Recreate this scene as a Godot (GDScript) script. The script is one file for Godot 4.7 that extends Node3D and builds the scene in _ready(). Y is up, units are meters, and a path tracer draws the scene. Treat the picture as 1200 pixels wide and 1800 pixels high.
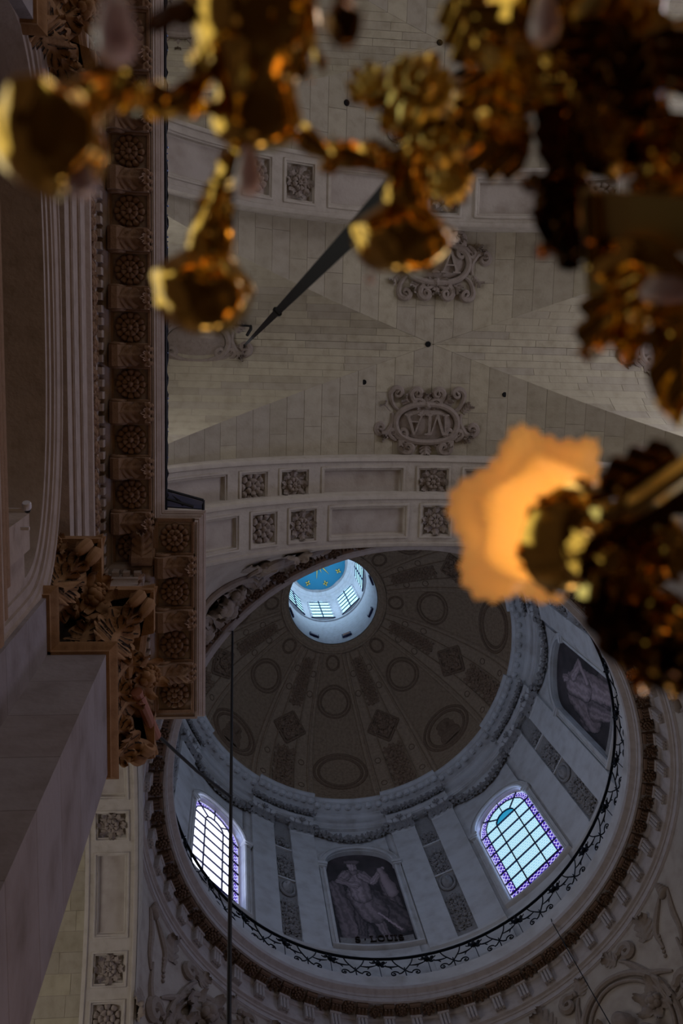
extends Node3D
# Church crossing seen steeply from below. The dome's axis is the y axis; the nave runs towards +z.

const EYE := Vector3(-4.546, 1.6, 10.45)
const AX := -0.2          # axis of the nave vault
const YC := 15.0          # centre height of the great arches
var cam_basis = Basis(Vector3(0.99352, -0.11087, 0.02548), Vector3(-0.00848, 0.15161, 0.98840), Vector3(-0.11345, -0.98222, 0.14966)).orthonormalized()
var names = {}
var M = {}
var K = {}
var rng = RandomNumberGenerator.new()

func _ready():
	rng.seed = 7
	camera_and_light()
	materials()
	kit()
	shell()
	nave_vault()
	arches()
	pendentives()
	ring_cornice()
	drum()
	dome()
	lantern()
	left_side()
	small_things()
	chandelier()

func camera_and_light():
	var c = Camera3D.new()
	c.name = "camera"
	add_child(c)
	c.transform = Transform3D(cam_basis, EYE)
	var at = CameraAttributesPhysical.new()
	at.frustum_focal_length = 22.123
	at.frustum_focus_distance = 19.0
	at.frustum_near = 0.05
	at.exposure_aperture = 2.4
	c.attributes = at
	c.current = true
	var w = WorldEnvironment.new()
	w.name = "world"
	var e = Environment.new()
	e.background_mode = Environment.BG_COLOR
	e.background_color = Color(0.02, 0.022, 0.03)
	e.tonemap_mode = Environment.TONE_MAPPER_LINEAR
	e.tonemap_exposure = 1.0
	e.sdfgi_enabled = true
	e.ssao_enabled = true
	e.ssil_enabled = true
	w.environment = e
	add_child(w)
	var day = Color(0.64, 0.75, 1.0)
	var pale = Color(0.985, 0.95, 0.94)
	# daylight through the four windows of the drum
	for a in [45.0, -45.0, 135.0, -135.0]:
		var d = dir(a)
		area("drum_daylight", d * 7.20 + Vector3(0, 30.4, 0), -d, Vector2(2.1, 4.7), day, 5.6)
	# and of the lantern
	for k in 8:
		var d = dir(k * 45.0)
		area("lantern_daylight", d * 1.84 + Vector3(0, 49.3, 0), -d, Vector2(0.9, 2.6), Color(0.80, 0.84, 1.0), 1.2)
	# the lunette windows above the nave cornice, both sides, two bays, and the facade
	for z in [11.04, 17.3]:
		for s in [-1.0, 1.0]:
			area("nave_daylight", Vector3(s * 6.75 + AX, 18.6, z), Vector3(-s, 0, 0), Vector2(2.6, 2.8), Color(0.91, 0.90, 0.99) if s > 0 else pale, 13.0 if s > 0 else 3.0)
	area("facade_daylight", Vector3(0, 12.0, 24.8), Vector3(0, 0.1, -1), Vector2(5.0, 7.0), Color(0.97, 0.945, 0.93), 14.0)
	area("added_aisle_light", Vector3(-6.45, 3.9, 11.0), Vector3(1, 0, 0), Vector2(2.4, 3.2), Color(0.97, 1.0, 0.94), 0.55)  # unseen aisle source, added for pale highlights on the gilding
	area("added_door_light", Vector3(1.5, 3.2, 24.7), Vector3(0, 0, -1), Vector2(2.8, 4.2), Color(0.97, 1.0, 0.94), 2.5)  # unseen rear source, added to sparkle in the gilding
	# the end windows of the transepts and the choir
	area("transept_daylight", Vector3(-15.0, 13.0, 0), Vector3(1, 0.1, 0), Vector2(4.5, 7.0), pale, 30.0)
	area("transept_daylight", Vector3(15.0, 13.0, 0), Vector3(-1, 0.1, 0), Vector2(4.5, 7.0), Color(0.72, 0.76, 1.0), 32.0)
	area("choir_daylight", Vector3(0, 12.0, -16.0), Vector3(0, 0.1, 1), Vector2(4.5, 7.0), pale, 13.0)

func area(called, at, to, size, col, energy):
	var l = AreaLight3D.new()
	l.name = numbered(called)
	add_child(l)
	var up = Vector3.UP if absf(to.normalized().y) < 0.9 else Vector3.BACK
	l.transform = Transform3D(Basis.looking_at(to, up), at)
	l.area_size = size
	l.light_color = col
	l.light_energy = energy
	l.area_range = 60.0
	l.shadow_enabled = true
	return l

func numbered(called: String) -> String:
	if not names.has(called):
		names[called] = 0
		return called
	names[called] += 1
	return "%s_%03d" % [called, names[called]]

func dir(az) -> Vector3:          # 0 = straight ahead (-z), positive to the right
	return Vector3(sin(deg_to_rad(az)), 0, -cos(deg_to_rad(az)))

func px(x, y, d) -> Vector3:      # the point d metres along the ray through a pixel of the photograph
	return EYE + cam_basis * (Vector3(x - 600.0, 900.0 - y, -1659.2).normalized() * d)

func thing(called, label, category, at = Vector3.ZERO, group = "") -> Node3D:
	var o = Node3D.new()
	o.name = numbered(called)
	add_child(o)
	o.position = at
	o.set_meta("label", label)
	o.set_meta("category", category)
	if group: o.set_meta("group", group)
	return o

func struct(called, label = "") -> Node3D:
	var o = Node3D.new()
	o.name = numbered(called)
	add_child(o)
	o.set_meta("kind", "structure")
	if label: o.set_meta("label", label)
	return o

func part(called, mesh: Mesh, mat, parent: Node, xf := Transform3D()) -> MeshInstance3D:
	var o = MeshInstance3D.new()
	o.name = called
	o.mesh = mesh
	o.material_override = mat
	o.transform = xf
	parent.add_child(o, true)
	return o

func stuff(o, label = ""):
	o.set_meta("kind", "stuff")
	if label: o.set_meta("label", label)
	return o

# ---------------------------------------------------------------- materials
func noise(seed_, freq, oct, ramp: Array, size := 512) -> ImageTexture:
	# a seamless grey noise laid on a ramp of colours, made here so that it is the same every time
	var n = FastNoiseLite.new()
	n.seed = seed_
	n.frequency = freq
	n.fractal_octaves = oct
	var im = n.get_seamless_image(size, size)
	im.convert(Image.FORMAT_RGB8)
	var g = Gradient.new()
	g.offsets = PackedFloat32Array(ramp.map(func(r): return r[0]))
	g.colors = PackedColorArray(ramp.map(func(r): return r[1]))
	var lut = []
	for i in 256: lut.append(g.sample(i / 255.0))
	var data = im.get_data()
	for i in size * size:
		var c: Color = lut[data[i * 3]]
		data[i * 3] = int(c.r * 255)
		data[i * 3 + 1] = int(c.g * 255)
		data[i * 3 + 2] = int(c.b * 255)
	return ImageTexture.create_from_image(Image.create_from_data(size, size, false, Image.FORMAT_RGB8, data))

func stone(called, col: Color, tex = null, scale := 0.3, bump := 0.6, rough := 0.9) -> StandardMaterial3D:
	var m = StandardMaterial3D.new()
	m.resource_name = called
	m.albedo_color = col
	m.roughness = rough
	m.metallic_specular = 0.3
	m.uv1_triplanar = true
	m.uv1_world_triplanar = true
	m.uv1_scale = Vector3.ONE * scale
	if tex: m.albedo_texture = tex
	if bump > 0:
		m.heightmap_enabled = true
		m.heightmap_texture = K.grain
		m.heightmap_scale = bump
	M[called] = m
	return m

func plain(called, col: Color, rough := 0.6, metal := 0.0, glow = null, power := 1.0) -> StandardMaterial3D:
	var m = StandardMaterial3D.new()
	m.resource_name = called
	m.albedo_color = col
	m.roughness = rough
	m.metallic = metal
	if glow != null:
		m.emission_enabled = true
		m.emission = glow
		m.emission_energy_multiplier = power
	M[called] = m
	return m

func materials():
	var g = func(v): return Color(v, v, v)
	K.mottle = noise(3, 0.012, 5, [[0.0, Color(0.86, 0.85, 0.83)], [0.45, Color(0.95, 0.945, 0.94)], [1.0, Color(1, 1, 1)]])
	K.grain = noise(11, 0.05, 4, [[0.0, g.call(0.2)], [1.0, g.call(0.9)]], 512)
	K.stain = noise(5, 0.008, 4, [[0.0, Color(0.82, 0.80, 0.77)], [0.3, Color(0.92, 0.91, 0.90)], [0.6, Color(0.98, 0.98, 0.975)], [1.0, Color(1, 1, 1)]])
	K.paint = noise(8, 0.03, 5, [[0.0, Color(0.74, 0.71, 0.68)], [0.45, Color(0.88, 0.86, 0.84)], [1.0, Color(1, 0.98, 0.95)]])
	var base = [Color(0.70, 0.67, 0.585), Color(0.68, 0.65, 0.575), Color(0.72, 0.69, 0.595), Color(0.69, 0.66, 0.58), Color(0.67, 0.64, 0.555)]
	for i in 5: stone("vault_stone_%d" % i, base[i], K.mottle, 0.45, 0.8)
	stone("mortar", Color(0.63, 0.595, 0.54), K.mottle, 0.8)
	stone("arch_stone", Color(0.735, 0.705, 0.65), K.mottle, 0.5, 0.8)
	stone("carving", Color(0.60, 0.555, 0.51), K.mottle, 1.2, 0.5)
	stone("panel_stone", Color(0.70, 0.665, 0.62), K.stain, 0.35, 0.9)
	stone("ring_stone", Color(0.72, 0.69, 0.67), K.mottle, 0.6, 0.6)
	stone("ring_carving", Color(0.46, 0.37, 0.30), K.mottle, 1.2, 0.5)  # brown holds the dirt and also the shade under the corona
	stone("drum_stone", Color(0.80, 0.79, 0.77), K.stain, 0.28, 0.7)
	stone("drum_carving", Color(0.60, 0.585, 0.565), K.mottle, 1.2, 0.5)
	stone("dome_paint", Color(0.70, 0.61, 0.50), K.paint, 0.4, 0.4)
	stone("dome_rib", Color(0.74, 0.65, 0.54), K.paint, 0.4, 0.4)
	stone("dome_dark", Color(0.58, 0.49, 0.40), K.paint, 0.6, 0.3)
	stone("dome_relief", Color(0.66, 0.56, 0.46), K.paint, 1.0, 0.3)
	stone("nave_stone", Color(0.68, 0.62, 0.58), K.mottle, 0.5, 0.7)
	stone("nave_carving", Color(0.58, 0.47, 0.38), K.mottle, 1.5, 0.5)
	stone("capital_stone", Color(0.60, 0.46, 0.33), K.stain, 1.2, 0.4)
	stone("shaft_stone", Color(0.58, 0.545, 0.55), K.stain, 0.25, 0.9)
	stone("shaft_stone_warm", Color(0.57, 0.53, 0.53), K.stain, 0.25, 0.9)
	stone("dark_stone", Color(0.20, 0.16, 0.13), K.mottle, 1.0, 0.3)  # near-black tone for leaf slivers, capital bells and lettering
	stone("floor_stone", Color(0.25, 0.19, 0.145), K.mottle, 0.3, 0.3, 0.6)
	stone("white_wall", Color(0.86, 0.86, 0.88), K.mottle, 0.6, 0.3)
	plain("hole", Color(0.015, 0.013, 0.012), 1.0)
	plain("iron", Color(0.035, 0.04, 0.06), 0.5, 0.6)
	plain("cable", Color(0.02, 0.022, 0.03), 0.7)
	plain("strap", Color(0.045, 0.05, 0.07), 0.75)
	plain("netting", Color(0.03, 0.04, 0.09), 0.45, 0.3)
	plain("net_glint", Color(0.55, 0.62, 0.8), 0.25, 0.7)
	plain("lead", Color(0.06, 0.06, 0.26), 0.6)  # navy tint stands for the violet lens fringe round backlit bars
	plain("camera_white", Color(0.8, 0.8, 0.84), 0.4)
	plain("camera_black", Color(0.02, 0.02, 0.025), 0.15)
	plain("wood", Color(0.58, 0.37, 0.28), 0.6)
	var gold = plain("gilt", Color(0.86, 0.67, 0.30), 0.12, 1.0)
	gold.metallic_specular = 0.5
	plain("gilt_dark", Color(0.42, 0.27, 0.10), 0.25, 1.0)  # darkened copy of the gilding, for leaves lying in the dark
	plain("gilt_pale", Color(0.95, 0.84, 0.50), 0.36, 1.0)  # lightened copy of the gilding, for flowers and bars that catch light
	plain("gold_leaf", Color(0.75, 0.66, 0.32), 0.5, 0.4)
	plain("blue_paint", Color(0.13, 0.46, 0.58), 0.8)
	# glass of the lit windows
	plain("pane_white", Color(0.7, 0.75, 0.85), 0.3, 0.0, Color(0.93, 0.95, 1.0), 2.2)
	var pt = ImageTexture.create_from_image(dashes())
	var p = plain("pane_blue", Color(0.5, 0.6, 0.7), 0.3, 0.0, Color.WHITE, 0.86)
	p.emission_operator = BaseMaterial3D.EMISSION_OP_MULTIPLY
	p.emission_texture = pt
	var bt = ImageTexture.create_from_image(chains())
	p = plain("pane_border", Color(0.3, 0.3, 0.5), 0.3, 0.0, Color.WHITE, 1.15)
	p.emission_operator = BaseMaterial3D.EMISSION_OP_MULTIPLY
	p.emission_texture = bt
	p = plain("pane_border_bright", Color(0.3, 0.3, 0.5), 0.3, 0.0, Color.WHITE, 1.3)
	p.emission_operator = BaseMaterial3D.EMISSION_OP_MULTIPLY
	p.emission_texture = bt
	plain("pane_edge", Color(0.5, 0.5, 0.7), 0.3, 0.0, Color(0.80, 0.84, 1.0), 0.9)
	plain("pane_cyan", Color(0.2, 0.4, 0.5), 0.3, 0.0, Color(0.15, 0.62, 0.80), 0.75)
	plain("lantern_pane", Color(0.6, 0.7, 0.75), 0.3, 0.0, Color(0.72, 0.95, 1.0), 1.3)
	plain("fill_lamp_globe", Color(1, 0.9, 0.75), 0.4, 0.0, Color(1.0, 0.80, 0.50), 8.0)  # globes of the added fill lamps
	plain("added_daylight", Color(0.8, 0.8, 0.8), 0.3, 0.0, Color(0.95, 1.0, 0.92), 0.75)  # glow of the two added windows
	plain("daylight", Color(0.8, 0.8, 0.85), 0.3, 0.0, Color(0.9, 0.92, 1.0), 1.2)

func dashes() -> Image:           # rows of short strokes on pale glass
	var im = Image.create(64, 64, false, Image.FORMAT_RGB8)
	im.fill(Color(0.78, 0.96, 1.0))
	for r in 6:
		for k in 5:
			im.fill_rect(Rect2i(k * 13 + (r % 2) * 5, 4 + r * 11, 8, 2), Color(0.22, 0.52, 0.80))
	return im

func chains() -> Image:           # the white chain on violet of the window borders
	var im = Image.create(64, 64, false, Image.FORMAT_RGB8)
	for y in 64:
		for x in 64:
			var u = (x - 32) / 32.0
			var v = fposmod(y / 64.0 * 3.0, 1.0)
			var a = absf(absf(u) - 0.62 * absf(sin(v * PI)))
			var c = Color(0.17, 0.08, 0.62)
			if (x / 16 + y / 16) % 2 == 0: c = Color(0.26, 0.08, 0.50)
			if a < 0.13: c = Color(0.85, 0.85, 1.0)
			im.set_pixel(x, y, c)
	return im

# ---------------------------------------------------------------- mesh kit
func mb() -> SurfaceTool:
	var s = SurfaceTool.new()
	s.begin(Mesh.PRIMITIVE_TRIANGLES)
	return s

func fin(s: SurfaceTool) -> ArrayMesh:
	s.generate_normals()
	s.index()
	return s.commit()

func q4(s: SurfaceTool, a, b, c, d):
	s.add_vertex(a); s.add_vertex(b); s.add_vertex(c)
	s.add_vertex(a); s.add_vertex(c); s.add_vertex(d)

func join(list: Array) -> ArrayMesh:      # [[mesh, transform], ...]
	var s = mb()
	for e in list: s.append_from(flipped(e[0]) if e[1].basis.determinant() < 0 else e[0], 0, e[1])
	return s.commit()

func flipped(m: Mesh) -> ArrayMesh:       # the same mesh wound the other way, for mirrored copies
	if not K.has(m):
		var a = m.surface_get_arrays(0)
		var ix: PackedInt32Array = a[Mesh.ARRAY_INDEX]
		if ix.is_empty(): ix = PackedInt32Array(range(a[Mesh.ARRAY_VERTEX].size()))
		for i in range(0, ix.size(), 3):
			var t = ix[i]
			ix[i] = ix[i + 1]
			ix[i + 1] = t
		a[Mesh.ARRAY_INDEX] = ix
		var o = ArrayMesh.new()
		o.add_surface_from_arrays(Mesh.PRIMITIVE_TRIANGLES, a)
		K[m] = o
	return K[m]

func grid(s: SurfaceTool, nu: int, nv: int, f: Callable, group := 0):
	s.set_smooth_group(group)
	var rows = []
	for i in nu + 1:
		var r = PackedVector3Array()
		for j in nv + 1: r.append(f.call(float(i) / nu, float(j) / nv))
		rows.append(r)
	for i in nu:
		var a: PackedVector3Array = rows[i]
		var b: PackedVector3Array = rows[i + 1]
		for j in nv: q4(s, a[j], b[j], b[j + 1], a[j + 1])

# a moulding: start point and steps [kind, dx, dy]; l line, o convex quarter, c hollow quarter, s double curve, b bead
func mould(x, y, ops: Array) -> PackedVector2Array:
	var p = PackedVector2Array([Vector2(x, y)])
	for e in ops:
		var d = Vector2(e[1], e[2])
		var n = 1 if e[0] == "l" else 4
		for i in range(1, n + 1):
			var t = float(i) / n
			var v = Vector2.ZERO
			match e[0]:
				"l": v = d * t
				"o": v = Vector2(d.x * sin(t * PI / 2), d.y * (1 - cos(t * PI / 2)))
				"c": v = Vector2(d.x * (1 - cos(t * PI / 2)), d.y * sin(t * PI / 2))
				"s": v = Vector2(d.x * (t - sin(t * TAU) / TAU), d.y * (t + sin(t * TAU) / TAU * 0.6))
				"b": v = Vector2(d.x * t + absf(d.y) * 0.5 * sin(t * PI), d.y * t + absf(d.x) * 0.5 * sin(t * PI))
			p.append(Vector2(x, y) + v)
		x += d.x
		y += d.y
	return p

func sweep(s: SurfaceTool, prof: PackedVector2Array, fr: Array, closed := false, caps := false, g0 := 1):
	var n = prof.size()
	var m = n if closed else n - 1
	var gs = PackedInt32Array()
	var g = g0
	for j in m:
		if j > 0:
			var u = prof[j] - prof[j - 1]
			var v = prof[(j + 1) % n] - prof[j]
			if absf(u.angle_to(v)) > 0.62: g += 1
		gs.append(g)
	var rows = []
	for f in fr:
		var r = PackedVector3Array()
		for p in prof: r.append(f * Vector3(p.x, p.y, 0))
		rows.append(r)
	for i in rows.size() - 1:
		var a: PackedVector3Array = rows[i]
		var b: PackedVector3Array = rows[i + 1]
		for j in m:
			var k = (j + 1) % n
			s.set_smooth_group(gs[j])
			q4(s, a[j], b[j], b[k], a[k])
	if caps:
		var tri = Geometry2D.triangulate_polygon(prof)
		s.set_smooth_group(-1)
		for e in [0, rows.size() - 1]:
			for t in tri: s.add_vertex(rows[e][t])

# frames: x = outward from the axis, y = up
func ringf(a0: float, a1: float, n: int, c := Vector3.ZERO) -> Array:
	var o = []
	for i in n + 1:
		var d = dir(lerpf(a0, a1, float(i) / n))
		o.append(Transform3D(Basis(d, Vector3.UP, d.cross(Vector3.UP)), c))
	return o

# frames of a great arch: x = along the arch's axis, y = away from its centre
func archf(c: Vector3, ax: Vector3, a0: float, a1: float, n: int) -> Array:
	var o = []
	var side = Vector3(1, 0, 0) if absf(ax.z) > 0.5 else Vector3(0, 0, 1)
	for i in n + 1:
		var a = deg_to_rad(lerpf(a0, a1, float(i) / n))
		var d = side * sin(a) + Vector3.UP * cos(a)
		o.append(Transform3D(Basis(ax, d, ax.cross(d)), c))
	return o

# mitred frames along a level path in plan; x = to the left of travel, y = up
func planf(path: Array) -> Array:
	var o = []
	for i in path.size():
		var d0: Vector2 = (path[i] - path[maxi(i - 1, 0)]).normalized()
		var d1: Vector2 = (path[mini(i + 1, path.size() - 1)] - path[i]).normalized()
		if i == 0: d0 = d1
		if i == path.size() - 1: d1 = d0
		var n0 = Vector2(d0.y, -d0.x)
		var n1 = Vector2(d1.y, -d1.x)
		var nm = (n0 + n1).normalized()
		nm /= maxf(nm.dot(n0), 0.2)
		o.append(Transform3D(Basis(Vector3(nm.x, 0, nm.y), Vector3.UP, Vector3(d0.x, 0, d0.y)), Vector3(path[i].x, 0, path[i].y)))
	return o

func run(s: SurfaceTool, prof: PackedVector2Array, path: Array, caps := false):
	var f = planf(path)
	for i in f.size() - 1: sweep(s, prof, [f[i], f[i + 1]], false, caps, 1 + i * 29)

# closed loop of points in a plane; x = outward in the plane, y = along the normal
func loopf(pts: Array, normal: Vector3, closed := true) -> Array:
	var o = []
	var n = pts.size()
	for i in n + (1 if closed else 0):
		var p: Vector3 = pts[i % n]
		var a: Vector3 = pts[(i - 1 + n) % n] if closed or i > 0 else p
		var b: Vector3 = pts[(i + 1) % n] if closed or i < n - 1 else p
		var t = (b - a).normalized()
		o.append(Transform3D(Basis(t.cross(normal), normal, t), p))
	return o

func circle(r: float, n: int, flat := 1.0) -> PackedVector2Array:
	var p = PackedVector2Array()
	for i in n: p.append(Vector2(cos(TAU * i / n), sin(TAU * i / n) * flat) * r)
	return p

func tube(s: SurfaceTool, pts: Array, rad, n := 8, caps := false):
	var fr = []
	var u = Vector3.ZERO
	for i in pts.size():
		var t: Vector3 = (pts[mini(i + 1, pts.size() - 1)] - pts[maxi(i - 1, 0)]).normalized()
		if u == Vector3.ZERO: u = t.cross(Vector3(0.31, 0.9, 0.29)).normalized()
		u = (u - t * u.dot(t)).normalized()
		var r: float = rad[i] if rad is Array or rad is PackedFloat32Array else rad
		fr.append(Transform3D(Basis(u * r, t.cross(u) * r, t), pts[i]))
	sweep(s, circle(1.0, n), fr, true, caps, 5)

func smooth_path(ctrl: Array, n: int) -> Array:
	var c = Curve3D.new()
	for i in ctrl.size():
		var a: Vector3 = ctrl[maxi(i - 1, 0)]
		var b: Vector3 = ctrl[mini(i + 1, ctrl.size() - 1)]
		var t = (b - a) / 6.0
		c.add_point(ctrl[i], -t, t)
	var o = []
	var l = c.get_baked_length()
	for i in n + 1: o.append(c.sample_baked(l * i / n, true))
	return o

func box(s: SurfaceTool, xf: Transform3D, size: Vector3, ch := 0.0):
	# a box with chamfered edges round its z faces
	var h = size / 2
	ch = minf(ch, minf(h.x, h.y) * 0.8)
	var prof = PackedVector2Array([Vector2(-h.x + ch, -h.y), Vector2(h.x - ch, -h.y), Vector2(h.x, -h.y + ch), Vector2(h.x, h.y - ch), Vector2(h.x - ch, h.y), Vector2(-h.x + ch, h.y), Vector2(-h.x, h.y - ch), Vector2(-h.x, -h.y + ch)]) if ch > 0 else PackedVector2Array([Vector2(-h.x, -h.y), Vector2(h.x, -h.y), Vector2(h.x, h.y), Vector2(-h.x, h.y)])
	sweep(s, prof, [xf.translated_local(Vector3(0, 0, -h.z)), xf.translated_local(Vector3(0, 0, h.z))], true, true, 1)

func box_mesh(size: Vector3, ch := 0.0) -> ArrayMesh:
	var s = mb()
	box(s, Transform3D(), size, ch)
	return fin(s)

func look(at: Vector3, out: Vector3, up: Vector3, sc = 1.0) -> Transform3D:   # z = out, y = up
	var z = out.normalized()
	var x = up.cross(z).normalized()
	var y = z.cross(x)
	var v: Vector3 = sc if sc is Vector3 else Vector3.ONE * sc
	return Transform3D(Basis(x * v.x, y * v.y, z * v.z), at)

# carved shapes, unit size, lying in xy and rising along +z
func petal_mesh(len_: float, wid: float, bulge: float, lift: float) -> ArrayMesh:
	var s = mb()
	grid(s, 8, 6, func(u, v):
		var w: float = wid * (lerpf(0.42, 1.0, smoothstep(0.0, 0.68, u)) if u < 0.68 else sqrt(maxf(1.0 - pow((u - 0.68) / 0.34, 2), 0.0)))
		var y: float = (v - 0.5) * 2.0
		var roll: float = lift * sin(PI * 0.62 * u) - lift * 1.1 * pow(maxf(u - 0.72, 0.0) / 0.28, 2.0)
		return Vector3(len_ * u, w * y, bulge * (1.0 - y * y) + roll - 0.07 * exp(-y * y * 22.0) * smoothstep(0.1, 0.5, u) - 0.10 * (y * y)))
	return fin(s)

func rosette_mesh(n1: int, n2: int, l1: float, twist: float) -> ArrayMesh:
	var list = []
	var a = petal_mesh(l1 * 0.60, TAU * l1 * 0.74 / n1 * 0.56, 0.10, 0.24)
	var b = petal_mesh(l1 * 0.44, TAU * l1 * 0.46 / n2 * 0.56, 0.09, 0.18)
	for k in n1:
		list.append([a, Transform3D(Basis(Vector3.BACK, TAU * k / n1), Vector3.ZERO) * Transform3D(Basis(Vector3.RIGHT, twist), Vector3(l1 * 0.40, 0, 0.0))])
	for k in n2:
		list.append([b, Transform3D(Basis(Vector3.BACK, TAU * (k + 0.5) / n2), Vector3.ZERO) * Transform3D(Basis(Vector3.RIGHT, -twist), Vector3(l1 * 0.14, 0, 0.16))])
	var s = mb()
	grid(s, 5, 12, func(u, v):
		var r = 0.21 * l1 * sin(u * PI / 2)
		return Vector3(cos(TAU * v) * r, sin(TAU * v) * r, 0.18 + 0.30 * cos(u * PI / 2) * (1.0 + 0.14 * cos(v * TAU * 6) * u)))
	list.append([fin(s), Transform3D()])
	return join(list)

func leaf_rosette(n1: int, n2: int) -> ArrayMesh:      # eight curled leaves round a smaller flower
	var list = []
	for k in n1:
		var a = TAU * k / n1
		var d = Vector3(cos(a), sin(a), 0)
		list.append([K.petal_leaf, look(d * 0.26 + Vector3(0, 0, 0.17), Vector3(0, 0, 1) - d * 0.12, d, Vector3(2.35 / n1 / 0.36, 0.92, 0.62))])
	var b = petal_mesh(0.40, TAU * 0.42 / n2 * 0.56, 0.09, 0.18)
	for k in n2: list.append([b, Transform3D(Basis(Vector3.BACK, TAU * (k + 0.5) / n2), Vector3.ZERO) * Transform3D(Basis(Vector3.RIGHT, 0.25), Vector3(0.12, 0, 0.22))])
	for k in 7: list.append([K.berry, Transform3D(Basis().scaled(Vector3.ONE * 0.085), Vector3(cos(k * 1.047) * 0.11, sin(k * 1.047) * 0.11, 0.36) if k < 6 else Vector3(0, 0, 0.42))])
	return join(list)

# acanthus leaf: grows along +y from the origin, curls over towards +z
func leaf_mesh(w: float, curl: float, nu := 22, nv := 12, cuts := false) -> ArrayMesh:
	var spine = []
	var ang = []
	var p = Vector2.ZERO
	var a = 0.0
	for i in nu + 1:
		spine.append(p)
		ang.append(a)
		var u = float(i) / nu
		a = 0.10 + curl * pow(maxf(u - 0.42, 0.0) / 0.58, 1.5)
		p += Vector2(sin(a), cos(a)) / nu
	var at = func(u: float, y: float, lift: float) -> Vector3:
		var f = u * nu
		var i = mini(int(f), nu - 1)
		var t = f - i
		var ay = absf(y)
		var vein = absf(cos((u - ay * 0.22) * PI * 4.6))
		var lobes = 1.0 - 0.34 * pow(vein, 4.0) * pow(ay, 2.0)
		var ww: float = w * pow(sin(PI * (0.15 + 0.80 * u)), 0.55) * lobes
		var dep = -0.16 * w * y * y - 0.085 * pow(vein, 6.0) * smoothstep(0.06, 0.35, ay) + 0.05 * exp(-y * y * 60.0) + lift
		var an: float = lerpf(ang[i], ang[i + 1], t)
		var c: Vector2 = spine[i].lerp(spine[i + 1], t) + Vector2(cos(an), -sin(an)) * dep
		return Vector3(ww * y, c.y, c.x)
	var s = mb()
	if cuts:           # flat dark slivers over the furrows stand in for drilled depth
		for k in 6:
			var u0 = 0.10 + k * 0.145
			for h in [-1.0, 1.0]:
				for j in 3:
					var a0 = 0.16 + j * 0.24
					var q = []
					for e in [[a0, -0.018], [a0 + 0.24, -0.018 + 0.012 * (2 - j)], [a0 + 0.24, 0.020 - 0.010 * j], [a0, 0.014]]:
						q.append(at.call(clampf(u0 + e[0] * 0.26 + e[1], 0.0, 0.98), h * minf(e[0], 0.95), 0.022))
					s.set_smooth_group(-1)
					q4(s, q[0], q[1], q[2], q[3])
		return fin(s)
	grid(s, nu, nv, func(u, v): return at.call(u, (v - 0.5) * 2.0, 0.0))
	return fin(s)

func spiral(r: float, turns: float, n: int, z := 0.0, sgn := 1.0) -> Array:
	var o = []
	for i in n + 1:
		var t = float(i) / n
		var rr = r * exp(-1.9 * t)
		var a = t * turns * TAU
		o.append(Vector3(cos(a) * rr * sgn, sin(a) * rr, z + t * r * 0.25))
	return o

# a volute with a stem: starts at the origin, runs along +y, curls to +x
func scroll_mesh(r: float, stem: float, th: float) -> ArrayMesh:
	var pts = []
	for i in 5: pts.append(Vector3(-r * 0.25 * sin(i / 5.0 * PI), stem * i / 5.0, 0))
	for p in spiral(r, 1.45, 22): pts.append(Vector3(r - p.x, stem + p.y, p.z))
	var rad = []
	for i in pts.size():
		var t = float(i) / (pts.size() - 1)
		rad.append(th * (0.55 + 0.65 * sin(PI * minf(t * 1.3, 1.0)) + (0.5 if t > 0.93 else 0.0)))
	var s = mb()
	tube(s, pts, rad, 7, true)
	return fin(s)

func blob_mesh(seed_: int, n := 7) -> ArrayMesh:      # a little bunch of leaves and berries
	var r = RandomNumberGenerator.new()
	r.seed = seed_
	var list = []
	for k in n:
		var a = TAU * k / n + r.randf() * 0.5
		var t = look(Vector3(cos(a) * 0.12, sin(a) * 0.12, 0.05), Vector3(0, 0, 1), Vector3(cos(a), sin(a), 0.15), 0.75 + r.randf() * 0.3)
		list.append([K.small_leaf, t])
	for k in 5:
		var a = TAU * k / 5.0
		list.append([K.berry, Transform3D(Basis().scaled(Vector3.ONE * 0.2), Vector3(cos(a) * 0.18, sin(a) * 0.18, 0.2))])
	list.append([K.berry, Transform3D(Basis().scaled(Vector3.ONE * 0.24), Vector3(0, 0, 0.28))])
	return join(list)

func kit():
	K.leaf = leaf_mesh(0.42, 2.5)
	K.petal_leaf = leaf_mesh(0.36, 2.3, 12, 8)
	K.leaf_slivers = leaf_mesh(0.42, 2.5, 22, 12, true)
	K.leaf_flat = leaf_mesh(0.36, 1.7, 10, 6)
	K.small_leaf = leaf_mesh(0.34, 2.0, 6, 4)
	K.scroll = scroll_mesh(0.5, 0.9, 0.17)
	K.scroll_short = scroll_mesh(0.5, 0.25, 0.2)
	var s = mb()
	grid(s, 5, 8, func(u, v): return Vector3(sin(PI * u) * cos(TAU * v), sin(PI * u) * sin(TAU * v), cos(PI * u)))
	K.berry = fin(s)
	s = mb()
	grid(s, 14, 20, func(u, v): return Vector3(sin(PI * u) * cos(TAU * v), cos(PI * u), sin(PI * u) * sin(TAU * v)) * 0.2)
	K.globe = fin(s)
	K.rosette = []
	K.rosette.append(leaf_rosette(8, 8))
	K.rosette.append(rosette_mesh(10, 6, 1.0, 0.35))
	K.rosette.append(leaf_rosette(7, 6))
	K.rosette.append(rosette_mesh(12, 8, 1.0, 0.2))
	K.blob = [blob_mesh(1), blob_mesh(2, 6), blob_mesh(5, 8)]
	K.flower = join([[K.rosette[2], Transform3D(Basis().scaled(Vector3(1, 1, 1.6)), Vector3.ZERO)]])

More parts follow.
